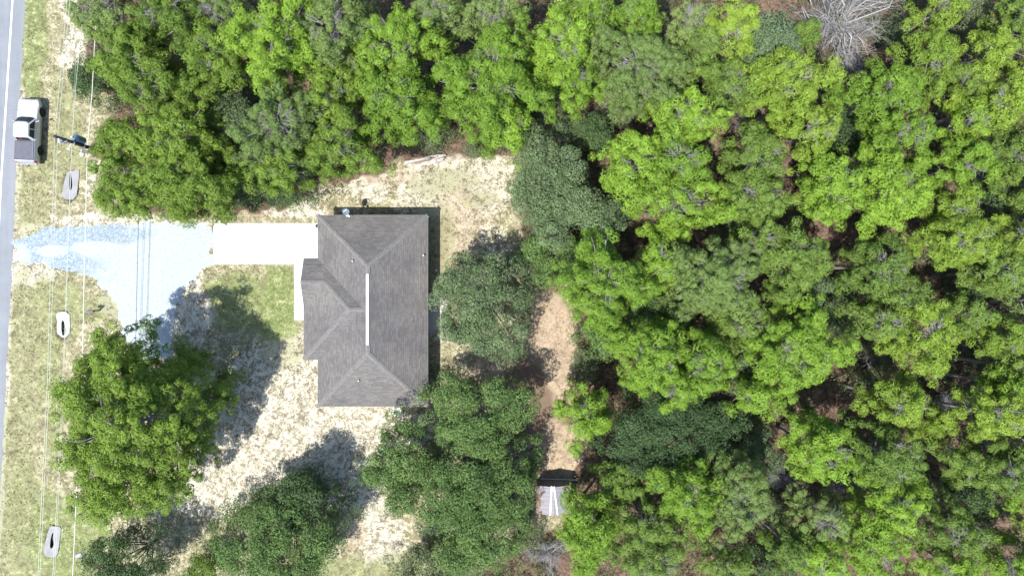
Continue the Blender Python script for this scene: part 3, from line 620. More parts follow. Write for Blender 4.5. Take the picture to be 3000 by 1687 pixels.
m.add([(-SW, -SL, 2.02), (0, -SL, 2.56), (SW, -SL, 2.02), (-SW, SL, 2.02), (0, SL, 2.56), (SW, SL, 2.02), (-SW, -SL, 2.02-th), (0, -SL, 2.56-th), (SW, -SL, 2.02-th), (-SW, SL, 2.02-th), (0, SL, 2.56-th), (SW, SL, 2.02-th)],
      [(0, 1, 4, 3), (1, 2, 5, 4), (6, 9, 10, 7), (7, 10, 11, 8), (0, 3, 9, 6), (2, 8, 11, 5), (0, 6, 7, 1), (1, 7, 8, 2), (3, 4, 10, 9), (4, 5, 11, 10)]).build('roof', SHROOF, shed)
MB().box((SW+.02, .12, 2.0), (.03, 2.0, .12)).build('edge_trim', WHITE, shed)
def board(a, b, lab):
    p, q = P(*a, 2.55)-shed.location, P(*b, 2.55)-shed.location
    z = lambda x: 2.56-.54*abs(x)/SW+.025; d = Vector((q.x-p.x, q.y-p.y)); 
    r = empty('white_board', shed.location+Vector(((p.x+q.x)/2, (p.y+q.y)/2, 0)), 0, lab, 'board'); s = Vector((-d.y, d.x)).normalized()*.06; h = d/2
    v = []
    for e in (-1, 1):
        for t in (-1, 1):
            xx, yy = h.x*e+s.x*t, h.y*e+s.y*t; wx = xx+(p.x+q.x)/2; v += [(xx, yy, z(wx)), (xx, yy, z(wx)+.03)]
    MB().add(v, [(0, 2, 3, 1), (4, 5, 7, 6), (0, 1, 5, 4), (2, 6, 7, 3), (1, 3, 7, 5), (0, 4, 6, 2)]).build('plank', WHITE, r)
board((1616, 1424), (1612, 1509), 'white board lying almost straight on the left slope of the shed roof')
board((1623, 1424), (1633.5, 1508), 'white board lying slanted on the right slope of the shed roof')
p, q = P(1584, 1402, .08), P(1686, 1405, .08); r = empty('white_pole', p, 0, 'thin pale pole lying on the ground in front of the shed doors', 'pole')
MB().tube([(0, 0, 0), q-p], .04, 8).build('shaft', WHITE, r); MB().lathe((q.x-p.x, q.y-p.y, -.04), [(.06, 0), (.06, .09)], 8).build('end_cap', CABLE, r)
# ------------------------------------------------------------------ trees
def tubes(Pn, R, sides=4):
    """Pn (n,m,3) polylines, R (n,m) radii -> verts, tris"""
    n, m, _ = Pn.shape; d = Pn[:, -1]-Pn[:, 0]; d /= np.linalg.norm(d, axis=1, keepdims=True)+1e-9
    up = np.where(np.abs(d[:, 2:3]) > .92, np.array([[1., 0, 0]]), np.array([[0, 0, 1.]]))
    a = np.cross(d, up); a /= np.linalg.norm(a, axis=1, keepdims=True)+1e-9; b = np.cross(d, a)
    th = np.arange(sides)*2*PI/sides
    ring = a[:, None, :]*np.cos(th)[None, :, None]+b[:, None, :]*np.sin(th)[None, :, None]
    V = Pn[:, :, None, :]+ring[:, None, :, :]*R[:, :, None, None]
    idx = np.arange(n*m*sides).reshape(n, m, sides)
    A = idx[:, :-1, :]; Bq = np.roll(A, -1, 2); C = idx[:, 1:, :]; Dq = np.roll(C, -1, 2)
    F = np.concatenate([np.stack([A, Bq, Dq], -1).reshape(-1, 3), np.stack([A, Dq, C], -1).reshape(-1, 3)])
    return V.reshape(-1, 3), F
def joinvf(parts):
    Vs, Fs, b = [], [], 0
    for v, f in parts: Vs.append(v); Fs.append(f+b); b += len(v)
    return np.vstack(Vs), np.vstack(Fs)
def leafclumps(rng, C, R, k, l, w, jit, zmin=-.15, flat=.8, tintc=None):
    """dome shaped clumps of leaf-sized triangles; C (n,3) centres, R (n,) radii"""
    n = len(C); z = rng.uniform(zmin, 1, (n, k)); ph = rng.uniform(0, 2*PI, (n, k)); s = np.sqrt(1-z*z)
    N = np.stack([s*np.cos(ph), s*np.sin(ph), z], -1)
    rr = R[:, None]*rng.uniform(.78, 1.12, (n, k))
    p = C[:, None, :]+N*rr[..., None]*np.array([1, 1, flat])
    Nj = N+jit*rng.randn(n, k, 3); Nj[..., 2] += .25; Nj /= np.linalg.norm(Nj, axis=-1, keepdims=True)
    t = np.cross(Nj, rng.randn(n, k, 3)); t /= np.linalg.norm(t, axis=-1, keepdims=True)+1e-9; b = np.cross(Nj, t)
    L_ = (l*rng.uniform(.7, 1.3, (n, k)))[..., None]; W_ = (w*rng.uniform(.7, 1.3, (n, k)))[..., None]
    V = np.stack([p-t*L_*.5-b*W_*.5, p-t*L_*.5+b*W_*.5, p+t*L_*.5], -2).reshape(-1, 3)
    F = np.arange(n*k*3).reshape(-1, 3)
    if tintc is None: tintc = rng.rand(n)
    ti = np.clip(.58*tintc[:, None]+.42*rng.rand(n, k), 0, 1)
    return V, F, np.repeat(ti.ravel(), 3)
def outline(rng, rx, ry, amp):
    ph = rng.uniform(0, 2*PI, 5); am = rng.uniform(.4, 1, 5)*amp/np.array([1.2, 1, 1.1, 1.3, 1.6])
    def f(a):
        r = 1/np.sqrt((np.cos(a)/rx)**2+(np.sin(a)/ry)**2)
        return r*(1+sum(am[i]*np.sin((i+2)*a+ph[i]) for i in range(5)))
    return f
def pine(name, base, rx, ry, top, low, kind, seed, label, cat='tree', group=None, puff=.44, dens=1.0, amp=.16, k=34, open_=.36, needle=(.27, .13), grey=1.0, gap=.36):
    rng = np.random.RandomState(seed); root = empty(name, base, 0, label, cat, group)
    f = outline(rng, rx, ry, amp); area = PI*rx*ry
    nl = int(np.clip(area*.95*dens, 12, 64))
    t = (np.arange(nl)+rng.rand(nl))/nl
    az = np.arange(nl)*2.39996+rng.randn(nl)*.28
    ln = f(az)*np.sqrt(np.maximum(1-(t*.93)**2.2, .05))*rng.uniform(.74, 1.06, nl)
    zb = low+(top-low)*(t*.80); rise = np.tan(.06+.62*t+rng.uniform(-.08, .12, nl))
    h = np.stack([np.cos(az), np.sin(az), np.zeros(nl)], 1)
    lean = rng.randn(2)*.02*top
    u = np.array([0, .25, .5, .75, 1.0]); side = np.stack([-h[:, 1], h[:, 0], h[:, 2]], 1)*(rng.randn(nl)*.10*ln)[:, None]
    def along(i, uu):
        p = h[i]*(ln[i]*uu)[:, None]+side[i]*(uu**2)[:, None]; zz = zb[i]+np.minimum(ln[i]*uu*rise[i], top-zb[i])
        lx = zz/top; return np.stack([p[:, 0]+lean[0]*lx, p[:, 1]+lean[1]*lx, zz], 1)
    I = np.repeat(np.arange(nl), 5); limb = along(I, np.tile(u, nl)).reshape(nl, 5, 3)
    tk = np.array([(lean[0]*q, lean[1]*q, top*q*.97) for q in np.linspace(0, 1, 7)])[None]; tr = (.07+.011*top)*np.linspace(1, .16, 7)[None]
    # needle tufts along and around each limb
    cnt = np.maximum(3, (ln*2.6*dens+1.5).astype(int)); I = np.repeat(np.arange(nl), cnt)
    uu = open_+(1.02-open_)*np.sqrt(rng.rand(len(I))); c0 = along(I, uu)
    off = np.clip(rng.randn(len(I), 3), -1.5, 1.5)*np.array([.30, .30, .13])*(.35+.34*ln[I]*uu)[:, None]; off[:, 2] = np.abs(off[:, 2])*.8+.08
    C = c0+off; ca = np.arctan2(C[:, 1], C[:, 0]); C[:, :2] *= np.minimum(1, f(ca)*1.02/np.maximum(np.hypot(C[:, 0], C[:, 1]), 1e-6))[:, None]
    # outer shell of tufts over the dome, thinned where the crown opens
    ns = int(area*4.6*dens*(.43/puff)**2); a = rng.uniform(0, 2*PI, ns); q = np.sqrt(rng.rand(ns)); r = f(a)*q
    sx_, sy_ = np.cos(a)*r, np.sin(a)*r; o1, o2 = rng.uniform(0, 50, 2)
    bmp = vnoise(sx_+base.x+o1+90, sy_+base.y+o2+90, 1.5, seed)*.6+vnoise(sx_+o1+90, sy_+o2+90, .75, seed+1)*.4
    zs = low+(top-low)*np.sqrt(np.maximum(.03, 1-(q*.985)**2.3))+(bmp-.60)*4.0
    keep = (bmp > gap+.13*(q < .30)) & (zs > .5)
    shell = np.stack([sx_+lean[0], sy_+lean[1], zs], 1)[keep]; nI = len(C); C = np.vstack([C, shell])
    R = puff*rng.uniform(.62, 1.18, len(C))
    apex = rng.rand(6, 3)*np.array([1.4, 1.4, .8])-np.array([.7, .7, .75]); C = np.vstack([C, apex+np.array([lean[0], lean[1], top])]); R = np.append(R, np.full(6, puff*.8))
    parts = [tubes(tk, tr, 8), tubes(limb, (.018+.016*ln[:, None])*np.linspace(1, .3, 5)[None], 4)]
    tw = np.stack([c0-(c0-limb[I, 0])*.12, C[:nI]], 1); sel = rng.rand(len(I)) < .55
    parts.append(tubes(tw[sel], np.tile([[.018, .008]], (sel.sum(), 1)), 3))
    ng = int(26*grey); a = rng.uniform(0, 2*PI, ng); g0 = np.stack([np.cos(a)*rx*.12, np.sin(a)*ry*.12, np.full(ng, top-.7)], 1)+np.array([lean[0], lean[1], 0])
    g1 = g0+np.stack([np.cos(a)*rx*.34, np.sin(a)*ry*.34, rng.uniform(-.1, .8, ng)], 1)*rng.uniform(.5, 1.15, (ng, 1)); gm_ = (g0+g1)/2+rng.randn(ng, 3)*.14
    parts.append(tubes(np.stack([g0, gm_, g1], 1), np.tile([[.028, .020, .008]], (ng, 1)), 4))
    i2 = np.repeat(np.arange(ng), 5); s0 = gm_[i2]+(g1-gm_)[i2]*rng.rand(len(i2), 1); parts.append(tubes(np.stack([s0, s0+rng.randn(len(i2), 3)*np.array([.35, .35, .2])], 1), np.tile([[.013, .006]], (len(i2), 1)), 3))
    nd_ = int(nl*.9*grey)     # bare dead twigs in the open middle
    if nd_:
        j = rng.randint(0, nl, nd_); a0 = along(j, rng.uniform(.08, .55, nd_)); d_ = rng.randn(nd_, 3)*np.array([.55, .55, .22])
        parts.append(tubes(np.stack([a0, a0+d_*.6, a0+d_*1.1+rng.randn(nd_, 3)*.12], 1), np.tile([[.022, .014, .006]], (nd_, 1)), 3))
    v, fc = joinvf(parts); npmesh('trunk', v, fc, BARK, root, smooth=True)
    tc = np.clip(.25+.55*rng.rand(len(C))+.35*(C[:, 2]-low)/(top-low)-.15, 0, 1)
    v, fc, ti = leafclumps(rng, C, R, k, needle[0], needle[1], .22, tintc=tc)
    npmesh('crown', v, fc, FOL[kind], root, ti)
    return root
def oak(name, base, rx, ry, top, low, kind, seed, label, cat='tree', group=None, clump=.62, dens=1.0, amp=.13, leaf=(.15, .08), bark=None, k=165, cover=1.0):
    rng = np.random.RandomState(seed); root = empty(name, base, 0, label, cat, group)
    f = outline(rng, rx, ry, amp); area = PI*rx*ry; n = int(area*2.6*dens/(clump/.62)**2)+8
    # lobes: a handful of heads, clumps scattered over each head's upper shell
    nh = max(4, int(area/5)); ha = rng.uniform(0, 2*PI, nh); hr = np.sqrt(rng.rand(nh))*.86
    hd = f(ha)*hr; hx, hy = np.cos(ha)*hd, np.sin(ha)*hd
    hz = low+(top-low)*(.52+.42*np.sqrt(np.maximum(0, 1-hr**2))*rng.uniform(.8, 1.08, nh)); hR = np.minimum(np.sqrt(area/nh)*.62, 2.0)*rng.uniform(.8, 1.2, nh)
    i = rng.randint(0, nh, n); d = rng.randn(n, 3); d[:, 2] = np.abs(d[:, 2])*.9-.25; d /= np.linalg.norm(d, axis=1, keepdims=True)
    C = np.stack([hx[i], hy[i], hz[i]], 1)+d*(hR[i]*rng.uniform(.75, 1.05, n))[:, None]*np.array([1, 1, .8])
    a = np.arctan2(C[:, 1], C[:, 0]); r = np.hypot(C[:, 0], C[:, 1]); lim = f(a)*rng.uniform(.86, 1.02, n); s = np.minimum(1, lim/np.maximum(r, 1e-6)); C[:, :2] *= s[:, None]
    m = n//3                  # lower skirt so the sides close
    a = rng.uniform(0, 2*PI, m); rr = f(a)*rng.uniform(.62, .98, m); C2 = np.stack([np.cos(a)*rr, np.sin(a)*rr, low+(top-low)*rng.uniform(.12, .5, m)], 1)
    ns = int(area*2.4*dens/(clump/.62)**2); a = rng.uniform(0, 2*PI, ns); q = np.sqrt(rng.rand(ns)); r = f(a)*q*.97; o1, o2 = rng.uniform(60, 120, 2)
    bmp = vnoise(np.cos(a)*r+o1, np.sin(a)*r+o2, 1.8, seed)*.65+vnoise(np.cos(a)*r+o1, np.sin(a)*r+o2, .8, seed+1)*.35
    C3 = np.stack([np.cos(a)*r, np.sin(a)*r, low+(top-low)*np.sqrt(np.maximum(.05, 1-q**2.2))*.93+(bmp-.6)*4.2], 1)[bmp > .40]
    C = np.vstack([C, C2, C3]); C[:, 2] = np.maximum(C[:, 2], .25)
    R = clump*rng.uniform(.6, 1.2, len(C))
    limb = np.stack([np.stack([hx*q, hy*q, low*.6+(hz-low*.6)*q**1.3], 1) for q in (0, .3, .6, .95)], 1)
    parts = [tubes(np.array([[(0, 0, 0), (0, 0, low*.5), (0, 0, low+(top-low)*.4)]]), np.array([[.14+.02*rx, .11+.018*rx, .06]]), 8), tubes(limb, np.tile([[.10, .07, .05, .02]], (nh, 1)), 4)]
    tw = rng.rand(len(C)) < .5; j = rng.randint(0, nh, len(C)); hp = np.stack([hx, hy, hz], 1)
    near = np.argmin(((C[:, None, :]-hp[None])**2).sum(-1), 1)
    parts.append(tubes(np.stack([hp[near][tw], C[tw]], 1), np.tile([[.03, .01]], (tw.sum(), 1)), 3))
    v, fc = joinvf(parts); npmesh('trunk', v, fc, bark or OBARK, root, smooth=True)
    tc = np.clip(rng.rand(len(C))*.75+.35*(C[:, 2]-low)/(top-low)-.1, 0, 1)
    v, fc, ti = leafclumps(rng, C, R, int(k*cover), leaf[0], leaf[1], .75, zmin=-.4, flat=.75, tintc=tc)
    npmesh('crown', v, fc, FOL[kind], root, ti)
    return root
def bare(name, base, rx, ry, top, seed, label, cat='dead tree', n=40, mat=None, sub=9, group=None, low=.15, trunk=True):
    """leafless tree or brush: forking twigs only"""
    rng = np.random.RandomState(seed); root = empty(name, base, 0, label, cat, group); f = outline(rng, rx, ry, .34)
    az = rng.uniform(0, 2*PI, n); ln = f(az)*rng.uniform(.55, 1.05, n); zt = top*rng.uniform(.35, 1.0, n); z0 = top*low*rng.rand(n)*2
    u = np.linspace(0, 1, 5); h = np.stack([np.cos(az), np.sin(az)], 1); kink = rng.randn(n, 5, 3)*(.16*ln)[:, None, None]*np.array([0, .5, 1, 1, 1])[None, :, None]
    limb = np.stack([np.concatenate([h*(ln*q)[:, None], (z0+(zt-z0)*q**.75)[:, None]], 1) for q in u], 1)+kink; limb[..., 2] = np.maximum(limb[..., 2], .03)
    parts = [tubes(limb, (.012+.017*ln[:, None]*rng.uniform(.5, 1.6, (n, 1)))*np.array([[1, .8, .6, .4, .2]]), 4)]
    for lev, (cnt, le, ra) in enumerate(((sub, .42, .014), (sub*2, .22, .008))):
        i = np.repeat(np.arange(n), cnt); q = rng.uniform(.2, 1, len(i)); s = np.clip((q*4).astype(int), 0, 3); fr = (q*4-s)[:, None]
        a = limb[i, s]*(1-fr)+limb[i, s+1]*fr
        if lev: a = a+rng.randn(len(i), 3)*(.13*ln[i])[:, None]*np.array([1, 1, .6])
        d = (limb[i, 4]-limb[i, 0]); d /= np.linalg.norm(d, axis=1, keepdims=True)
        e = a+(d*.7+rng.randn(len(i), 3)*np.array([.6, .6, .35]))*(ln[i]*le*rng.uniform(.5, 1, len(i)))[:, None]
        mid = (a+e)/2+rng.randn(len(i), 3)*(.04*ln[i])[:, None]
        p = np.stack([a, mid, e], 1); p[..., 2] = np.maximum(p[..., 2], .03)
        parts.append(tubes(p, np.tile([[ra, ra*.8, ra*.4]], (len(i), 1)), 3))
    v, fc = joinvf(parts); npmesh('branches', v, fc, mat or DEADWOOD, root, smooth=True)
    if trunk:
        v, fc = tubes(np.array([[(0, 0, 0), (.1*rx, .05, top*.3), (.14*rx, .1, top*.62)]]), np.array([[.05+.03*top, .04+.018*top, .03]]), 8)
        npmesh('trunk', v, fc, mat or DEADWOOD, root, smooth=True)
    return root
# each row: place and half-width, half-height in the photo (2576 wide), leaf kind, height, label
PINES = [
 # wood above the driveway, from the road to the bare tree
 (272, 28, 98, 62, 'D', 9.0, 'dull green pine at the top edge nearest the road'),
 (425, 45, 100, 72, 'N', 10.0, 'dark green pine at the top edge, second from the road'),
 (345, 150, 104, 78, 'N', 9.0, 'bright tufted pine directly above the small round oak by the verge'),
 (395, 225, 88, 76, 'N', 9.0, 'loose pine with lit tufts right of the small round oak by the verge'),
 (545, 135, 78, 98, 'N', 10.0, 'mid green pine left of the big lime green crown near the top edge'),
 (560, 35, 70, 55, 'D', 9.5, 'dull pine cut by the top edge left of the big lime crown'),
 (675, 95, 108, 122, 'L', 12.5, 'big dense lime green pine, leftmost of the lime crowns at the top'),
 (845, 85, 92, 112, 'D', 12.0, 'soft pale pine with grey limbs between two lime crowns at the top'),
 (985, 110, 104, 104, 'L', 11.5, 'lime green pine with scattered tufts above the roof, upper of two'),
 (990, 258, 108, 84, 'L', 11.5, 'lime green pine with long tufted boughs above the roof, lower of two'),
 (1236, 212, 122, 132, 'L', 12.5, 'largest bright pine, its foot beside the log pile above the house'),
 (1105, 38, 72, 58, 'D', 10.5, 'pale pine at the top edge above the house roof'),
 (1252, 42, 72, 56, 'D', 10.5, 'dull pine at the top edge above the largest bright pine'),
 (838, 235, 70, 78, 'N', 10.5, 'mid green pine below the soft pale pine, left of the lower lime boughs'),
 (302, 362, 50, 62, 'N', 6.5, 'small pine on the verge just right of the utility pole'),
 (435, 338, 104, 80, 'N', 9.5, 'pine with grey limbs in its middle, right of the utility pole'),
 (342, 466, 82, 78, 'N', 8.0, 'low pine above the gravel driveway, nearest to the road'),
 (478, 462, 112, 88, 'N', 9.0, 'spreading pine overhanging the top of the gravel driveway'),
 (700, 308, 112, 100, 'D', 11.5, 'yellowish soft pine in the middle of the wood left of the roof top'),
 (712, 420, 84, 66, 'N', 10.0, 'bright pine above the dark oak that borders the concrete driveway'),
 (862, 364, 88, 84, 'N', 10.5, 'pine above the top left corner of the roof'),
 # middle top
 (1412, 92, 74, 100, 'L', 12.5, 'narrow lime green pine right of the dark gap above the house'),
 (1440, 205, 66, 62, 'L', 11.0, 'lime green pine above the big dark oak, below the narrow lime crown'),
 (1492, 45, 52, 62, 'L', 11.0, 'bright pine at the top edge between the narrow lime crown and a dark slit'),
 (1592, 42, 66, 60, 'L', 11.5, 'bright pine at the top edge above the pale star shaped pine'),
 (1605, 168, 128, 96, 'D', 12.0, 'pale star shaped pine with grey limbs spreading from its centre'),
 (1738, 45, 56, 54, 'D', 11.0, 'pale pine at the top edge left of the yellow rounded pine'),
 (1850, 72, 58, 78, 'Y', 11.5, 'yellow rounded pine beside the vine covered tree'),
 (1765, 130, 42, 66, 'M', 10.5, 'slim pine between the star shaped pine and the yellow rounded pine'),
 (1840, 225, 62, 62, 'M', 10.5, 'mid green pine just below the vine covered tree'),
 (1735, 290, 82, 70, 'L', 11.5, 'bright pine right of the pale brush strip beside the big dark oak'),
 (1598, 425, 78, 76, 'L', 11.5, 'bright pine touching the right side of the big dark oak, upper'),
 (1712, 398, 82, 72, 'L', 11.5, 'bright pine in the middle of the cluster right of the big dark oak'),
 (1690, 512, 118, 70, 'L', 11.0, 'broad bright pine at the foot of the cluster right of the big dark oak'),
 (1905, 390, 84, 70, 'M', 10.5, 'dull pine right of the bright cluster beside the big dark oak'),
 (1890, 490, 90, 56, 'M', 10.0, 'dull pine between two bright clusters, above a red brown litter gap'),
 (1985, 205, 92, 88, 'Y', 12.0, 'big yellow green pine left below the leafless grey tree'),
 (2055, 318, 72, 66, 'Y', 11.5, 'yellow green pine below the big yellow green one'),
 (2235, 235, 88, 76, 'L', 12.0, 'bright pine just below the leafless grey tree'),
 (2270, 350, 82, 62, 'L', 11.5, 'bright pine below the one under the leafless grey tree'),
 (2338, 150, 52, 88, 'Y', 11.0, 'narrow yellow green pine right of the leafless grey tree'),
 (2362, 28, 62, 42, 'Y', 10.5, 'yellowish pine at the top edge right of the leafless grey tree'),
 (2490, 125, 76, 58, 'Y', 11.0, 'yellow green pine in the top right corner below the feathery shrub'),
 (2555, 62, 46, 60, 'M', 10.5, 'mid green pine at the right edge nearest the top right corner'),
 (2510, 248, 72, 66, 'Y', 11.5, 'bright pine at the right edge, second below the top right corner'),
 (2420, 222, 44, 44, 'M', 9.5, 'small pine with bare stems in the dark gap near the top right corner'),
 (2422, 315, 52, 52, 'L', 10.5, 'small bright pine right of the dark litter gap near the right edge'),
 (2432, 420, 74, 62, 'L', 11.0, 'bright pine above the dark shrub at the right edge'),
 (2535, 392, 56, 66, 'M', 10.5, 'duller pine at the right edge above the dark shrub'),
 (2098, 478, 74, 90, 'L', 12.0, 'bright pine above the red brown litter gap, left of a pair'),
 (2240, 472, 90, 102, 'L', 12.0, 'bright pine above the red brown litter gap, right of a pair'),
 # right middle
 (2000, 655, 92, 80, 'M', 11.0, 'mid green pine just below the red brown litter gap'),
 (2212, 665, 78, 74, 'M', 11.0, 'mid green pine right of the red brown litter gap'),
 (2415, 610, 88, 68, 'Y', 12.0, 'most yellow pine, below the dark shrub at the right edge'),
 (2388, 515, 66, 42, 'Y', 10.5, 'yellowish pine left of the dark shrub at the right edge'),
 (2545, 590, 48, 50, 'Y', 10.5, 'yellow green pine at the right edge just below the dark shrub'),
 (2522, 690, 62, 58, 'M', 11.0, 'pine at the right edge halfway down the photo'),
 (2270, 745, 80, 52, 'M', 10.5, 'pine right of the small orange litter patch'),
 (2195, 800, 78, 46, 'M', 10.5, 'pine below the small orange litter patch'),
 (2340, 858, 86, 92, 'Y', 11.5, 'yellow green pine with pale limbs bare at its heart, right side'),
 (2425, 790, 50, 44, 'M', 10.0, 'small pine between two dark shrubs near the right edge'),
 (2018, 890, 120, 106, 'L', 12.5, 'large bright pine with a grey blue centre right of the dark oaks'),
 (2518, 838, 52, 50, 'Y', 11.0, 'small yellow green pine at the right edge below the grey green shrub'),
 (2545, 922, 44, 42, 'M', 10.0, 'small pine at the right edge beside the grey brush'),
 (1522, 712, 100, 108, 'L', 12.0, 'brightest lime pine standing at the top of the leaf strewn path'),
 (1662, 660, 44, 66, 'L', 10.5, 'small bright pine right of the brightest lime pine'),
 (1790, 712, 112, 102, 'D', 11.5, 'pale open pine with visible limbs right of the brightest lime pine'),
 (1860, 808, 72, 62, 'M', 10.5, 'pine below the pale open pine, left of the large bright one'),
 (1905, 610, 60, 48, 'M', 10.0, 'small pine left of the red brown litter gap'),
 (1640, 905, 98, 82, 'L', 12.0, 'bright pine above the big dark oak in the lower middle, left one'),
 (1762, 905, 78, 78, 'L', 12.0, 'bright pine above the big dark oak in the lower middle, right one'),
 (1702, 985, 40, 46, 'L', 11.0, 'tongue of bright pine hanging over the big lower dark oak'),
 # lower right
 (1474, 1045, 56, 80, 'L', 8.5, 'bright pine beside the leaf strewn path above the shed'),
 (1885, 1000, 48, 46, 'L', 10.5, 'small bright pine right of the big lower dark oak'),
 (1740, 1242, 78, 86, 'L', 11.5, 'bright pine below the big lower dark oak'),
 (1868, 1250, 78, 96, 'D', 11.0, 'pale pine right of the bright one below the lower dark oak'),
 (1615, 1310, 72, 68, 'M', 9.5, 'mid green pine with grey limbs right of the shed'),
 (1560, 1205, 50, 48, 'M', 6.5, 'low pine up and right of the shed, beside the orange litter'),
 (1650, 1412, 104, 56, 'M', 10.0, 'pine at the bottom edge right of the long needled pine'),
 (1822, 1415, 66, 48, 'M', 9.0, 'pine at the bottom edge left of the dark hollow'),
 (2066, 1132, 92, 74, 'L', 11.0, 'bright pine with separate round tufts below the pale litter clearing'),
 (2235, 1140, 84, 74, 'M', 11.0, 'pine with grey limbs right of the separate round tufts'),
 (2250, 1265, 76, 72, 'L', 11.0, 'bright pine left of the feathery shrub near the bottom right'),
 (2262, 1008, 86, 44, 'Y', 11.0, 'yellow green pine above the soft lime bush on the right'),
 (2338, 1068, 48, 40, 'Y', 6.5, 'soft lime yellow bush of a young pine beside the grey brush'),
 (2505, 1052, 72, 60, 'Y', 11.5, 'yellow green pine at the right edge above the litter patches'),
 (2550, 975, 40, 40, 'L', 11.0, 'bright pine at the right edge above the grey brush corner'),
 (2535, 1180, 62, 66, 'M', 11.0, 'pine at the right edge left of nothing but shade, low down'),
 (2425, 1165, 44, 52, 'M', 9.0, 'small olive pine between dark gaps near the lower right edge'),
 (2062, 1310, 66, 66, 'D', 10.0, 'dull pine right of the grey brush near the bottom'),
 (2068, 1410, 82, 46, 'L', 10.5, 'bright pine at the bottom edge, left of a pair'),
 (2208, 1372, 84, 76, 'L', 11.0, 'bright pine at the bottom edge, right of a pair'),
 (2420, 1340, 82, 62, 'M', 10.5, 'pine below the feathery shrub near the bottom right corner'),
 (2530, 1402, 62, 56, 'L', 10.5, 'bright pine in the bottom right corner'),
 (2395, 1425, 70, 36, 'L', 10.0, 'bright pine cut by the bottom edge left of the corner pine'),
 (1985, 1372, 50, 60, 'M', 9.0, 'small green pine below the grey brush at the bottom'),
 (1290, 320, 55, 60, 'L', 10.0, 'bright low bough pine hanging over the yard beside the big dark oak'),
 (2012, 98, 28, 36, 'M', 5.0, 'small green pine between the vine covered tree and the leafless grey tree'),
]
ORD = 'first second third fourth fifth sixth seventh eighth ninth tenth eleventh'.split()
for i_, (yy_, kk_) in enumerate(((20, 'M'), (150, 'Y'), (300, 'M'), (440, 'M'), (620, 'Y'), (760, 'D'), (880, 'M'), (1010, 'Y'), (1120, 'M'), (1290, 'L'), (1420, 'M'))):
    PINES.append((2648, yy_, 74, 72, kk_, 11.5, 'pine mostly cut off by the right edge, %s from the top' % ORD[i_]))
OAKS = [
 (255, 212, 46, 54, 'O', 4.5, 'small round dark oak by the verge, above the utility pole'),
 (580, 315, 60, 108, 'B', 6.0, 'tall dark blue green oak inside the wood left of the roof'),
 (540, 425, 60, 52, 'B', 5.0, 'dark oak between the spreading pine and the driveway oak'),
 (690, 465, 118, 52, 'O', 5.0, 'long dark oak bordering the concrete driveway from above'),
 (1378, 440, 94, 120, 'B', 8.0, 'big dark blue green oak at the edge of the yard right of the house'),
 (1440, 560, 92, 100, 'B', 8.0, 'lower half dark oak with glossy leaves at the head of the path'),
 (1400, 640, 78, 60, 'G', 6.0, 'yellowish leaved oak at the top of the leaf strewn path'),
 (1482, 345, 48, 44, 'O', 5.0, 'glossy dark shrub above the big dark oak of the yard'),
 (1226, 765, 118, 126, 'B', 7.5, 'blue green oak touching the right eave of the house'),
 (1172, 1036, 160, 84, 'G', 8.0, 'green oak covering the lower right corner of the roof'),
 (1010, 1155, 92, 76, 'G', 7.0, 'oak in front of the house with a dark hollow beside it'),
 (1150, 1225, 158, 88, 'G', 8.5, 'broad oak in the middle of the lower oak clump'),
 (1280, 1178, 70, 96, 'G', 7.0, 'oak left of the shed roof'),
 (1215, 1330, 128, 74, 'G', 7.5, 'oak below the shed at the foot of the clump'),
 (1120, 1415, 130, 56, 'S', 5.0, 'pale soft oak at the bottom edge below the clump'),
 (706, 1342, 160, 122, 'G', 8.0, 'wide dark oak at the bottom edge below the sandy yard'),
 (770, 1255, 96, 62, 'O', 6.5, 'shaded dark oak on the upper right shoulder of the bottom oak'),
 (335, 1400, 104, 64, 'O', 6.5, 'dark oak at the bottom edge below the great roadside pine'),
 (522, 1428, 42, 36, 'M', 3.5, 'yellow green bush at the bottom edge between two dark oaks'),
 (1630, 805, 72, 62, 'G', 7.0, 'mid green oak below the brightest lime pine'),
 (1505, 860, 72, 50, 'G', 4.5, 'low green oak at the right side of the leaf strewn path'),
 (1850, 905, 64, 70, 'B', 7.0, 'dark oak between the bright pair and the large bright pine'),
 (1680, 1082, 150, 116, 'O', 8.5, 'big dark green oak of the lower middle'),
 (2070, 775, 58, 60, 'B', 6.5, 'dark oak left of the small orange litter patch'),
 (1860, 540, 62, 52, 'B', 5.5, 'blue green shrub behind the broad bright pine'),
 (2500, 505, 62, 44, 'O', 6.5, 'dark glossy shrub at the right edge'),
 (2438, 722, 52, 42, 'B', 5.5, 'dark shrub below the most yellow pine'),
 (2100, 345, 62, 44, 'O', 4.5, 'dark shrub in the gap below the yellow green pines'),
 (1345, 270, 30, 56, 'B', 5.0, 'dark shrub in the slit right of the largest bright pine'),
 (1905, 1430, 70, 44, 'O', 5.0, 'dark oak in the hollow at the bottom edge right of the shed'),
 (2430, 1250, 54, 46, 'O', 4.5, 'dark shrub in the deep shade near the lower right edge'),
 (1905, 1120, 54, 60, 'B', 5.0, 'dark shrub in the shade right of the big lower oak'),
]
def place(row, frac):
    dx, dy, rx, ry, kind, top, label = row; hm = top-frac*top if frac < 1 else top-frac
    m = K*DD*(H-hm)/H; c = PD(dx, dy, hm); return Vector((c.x, c.y, 0)), rx*m, ry*m
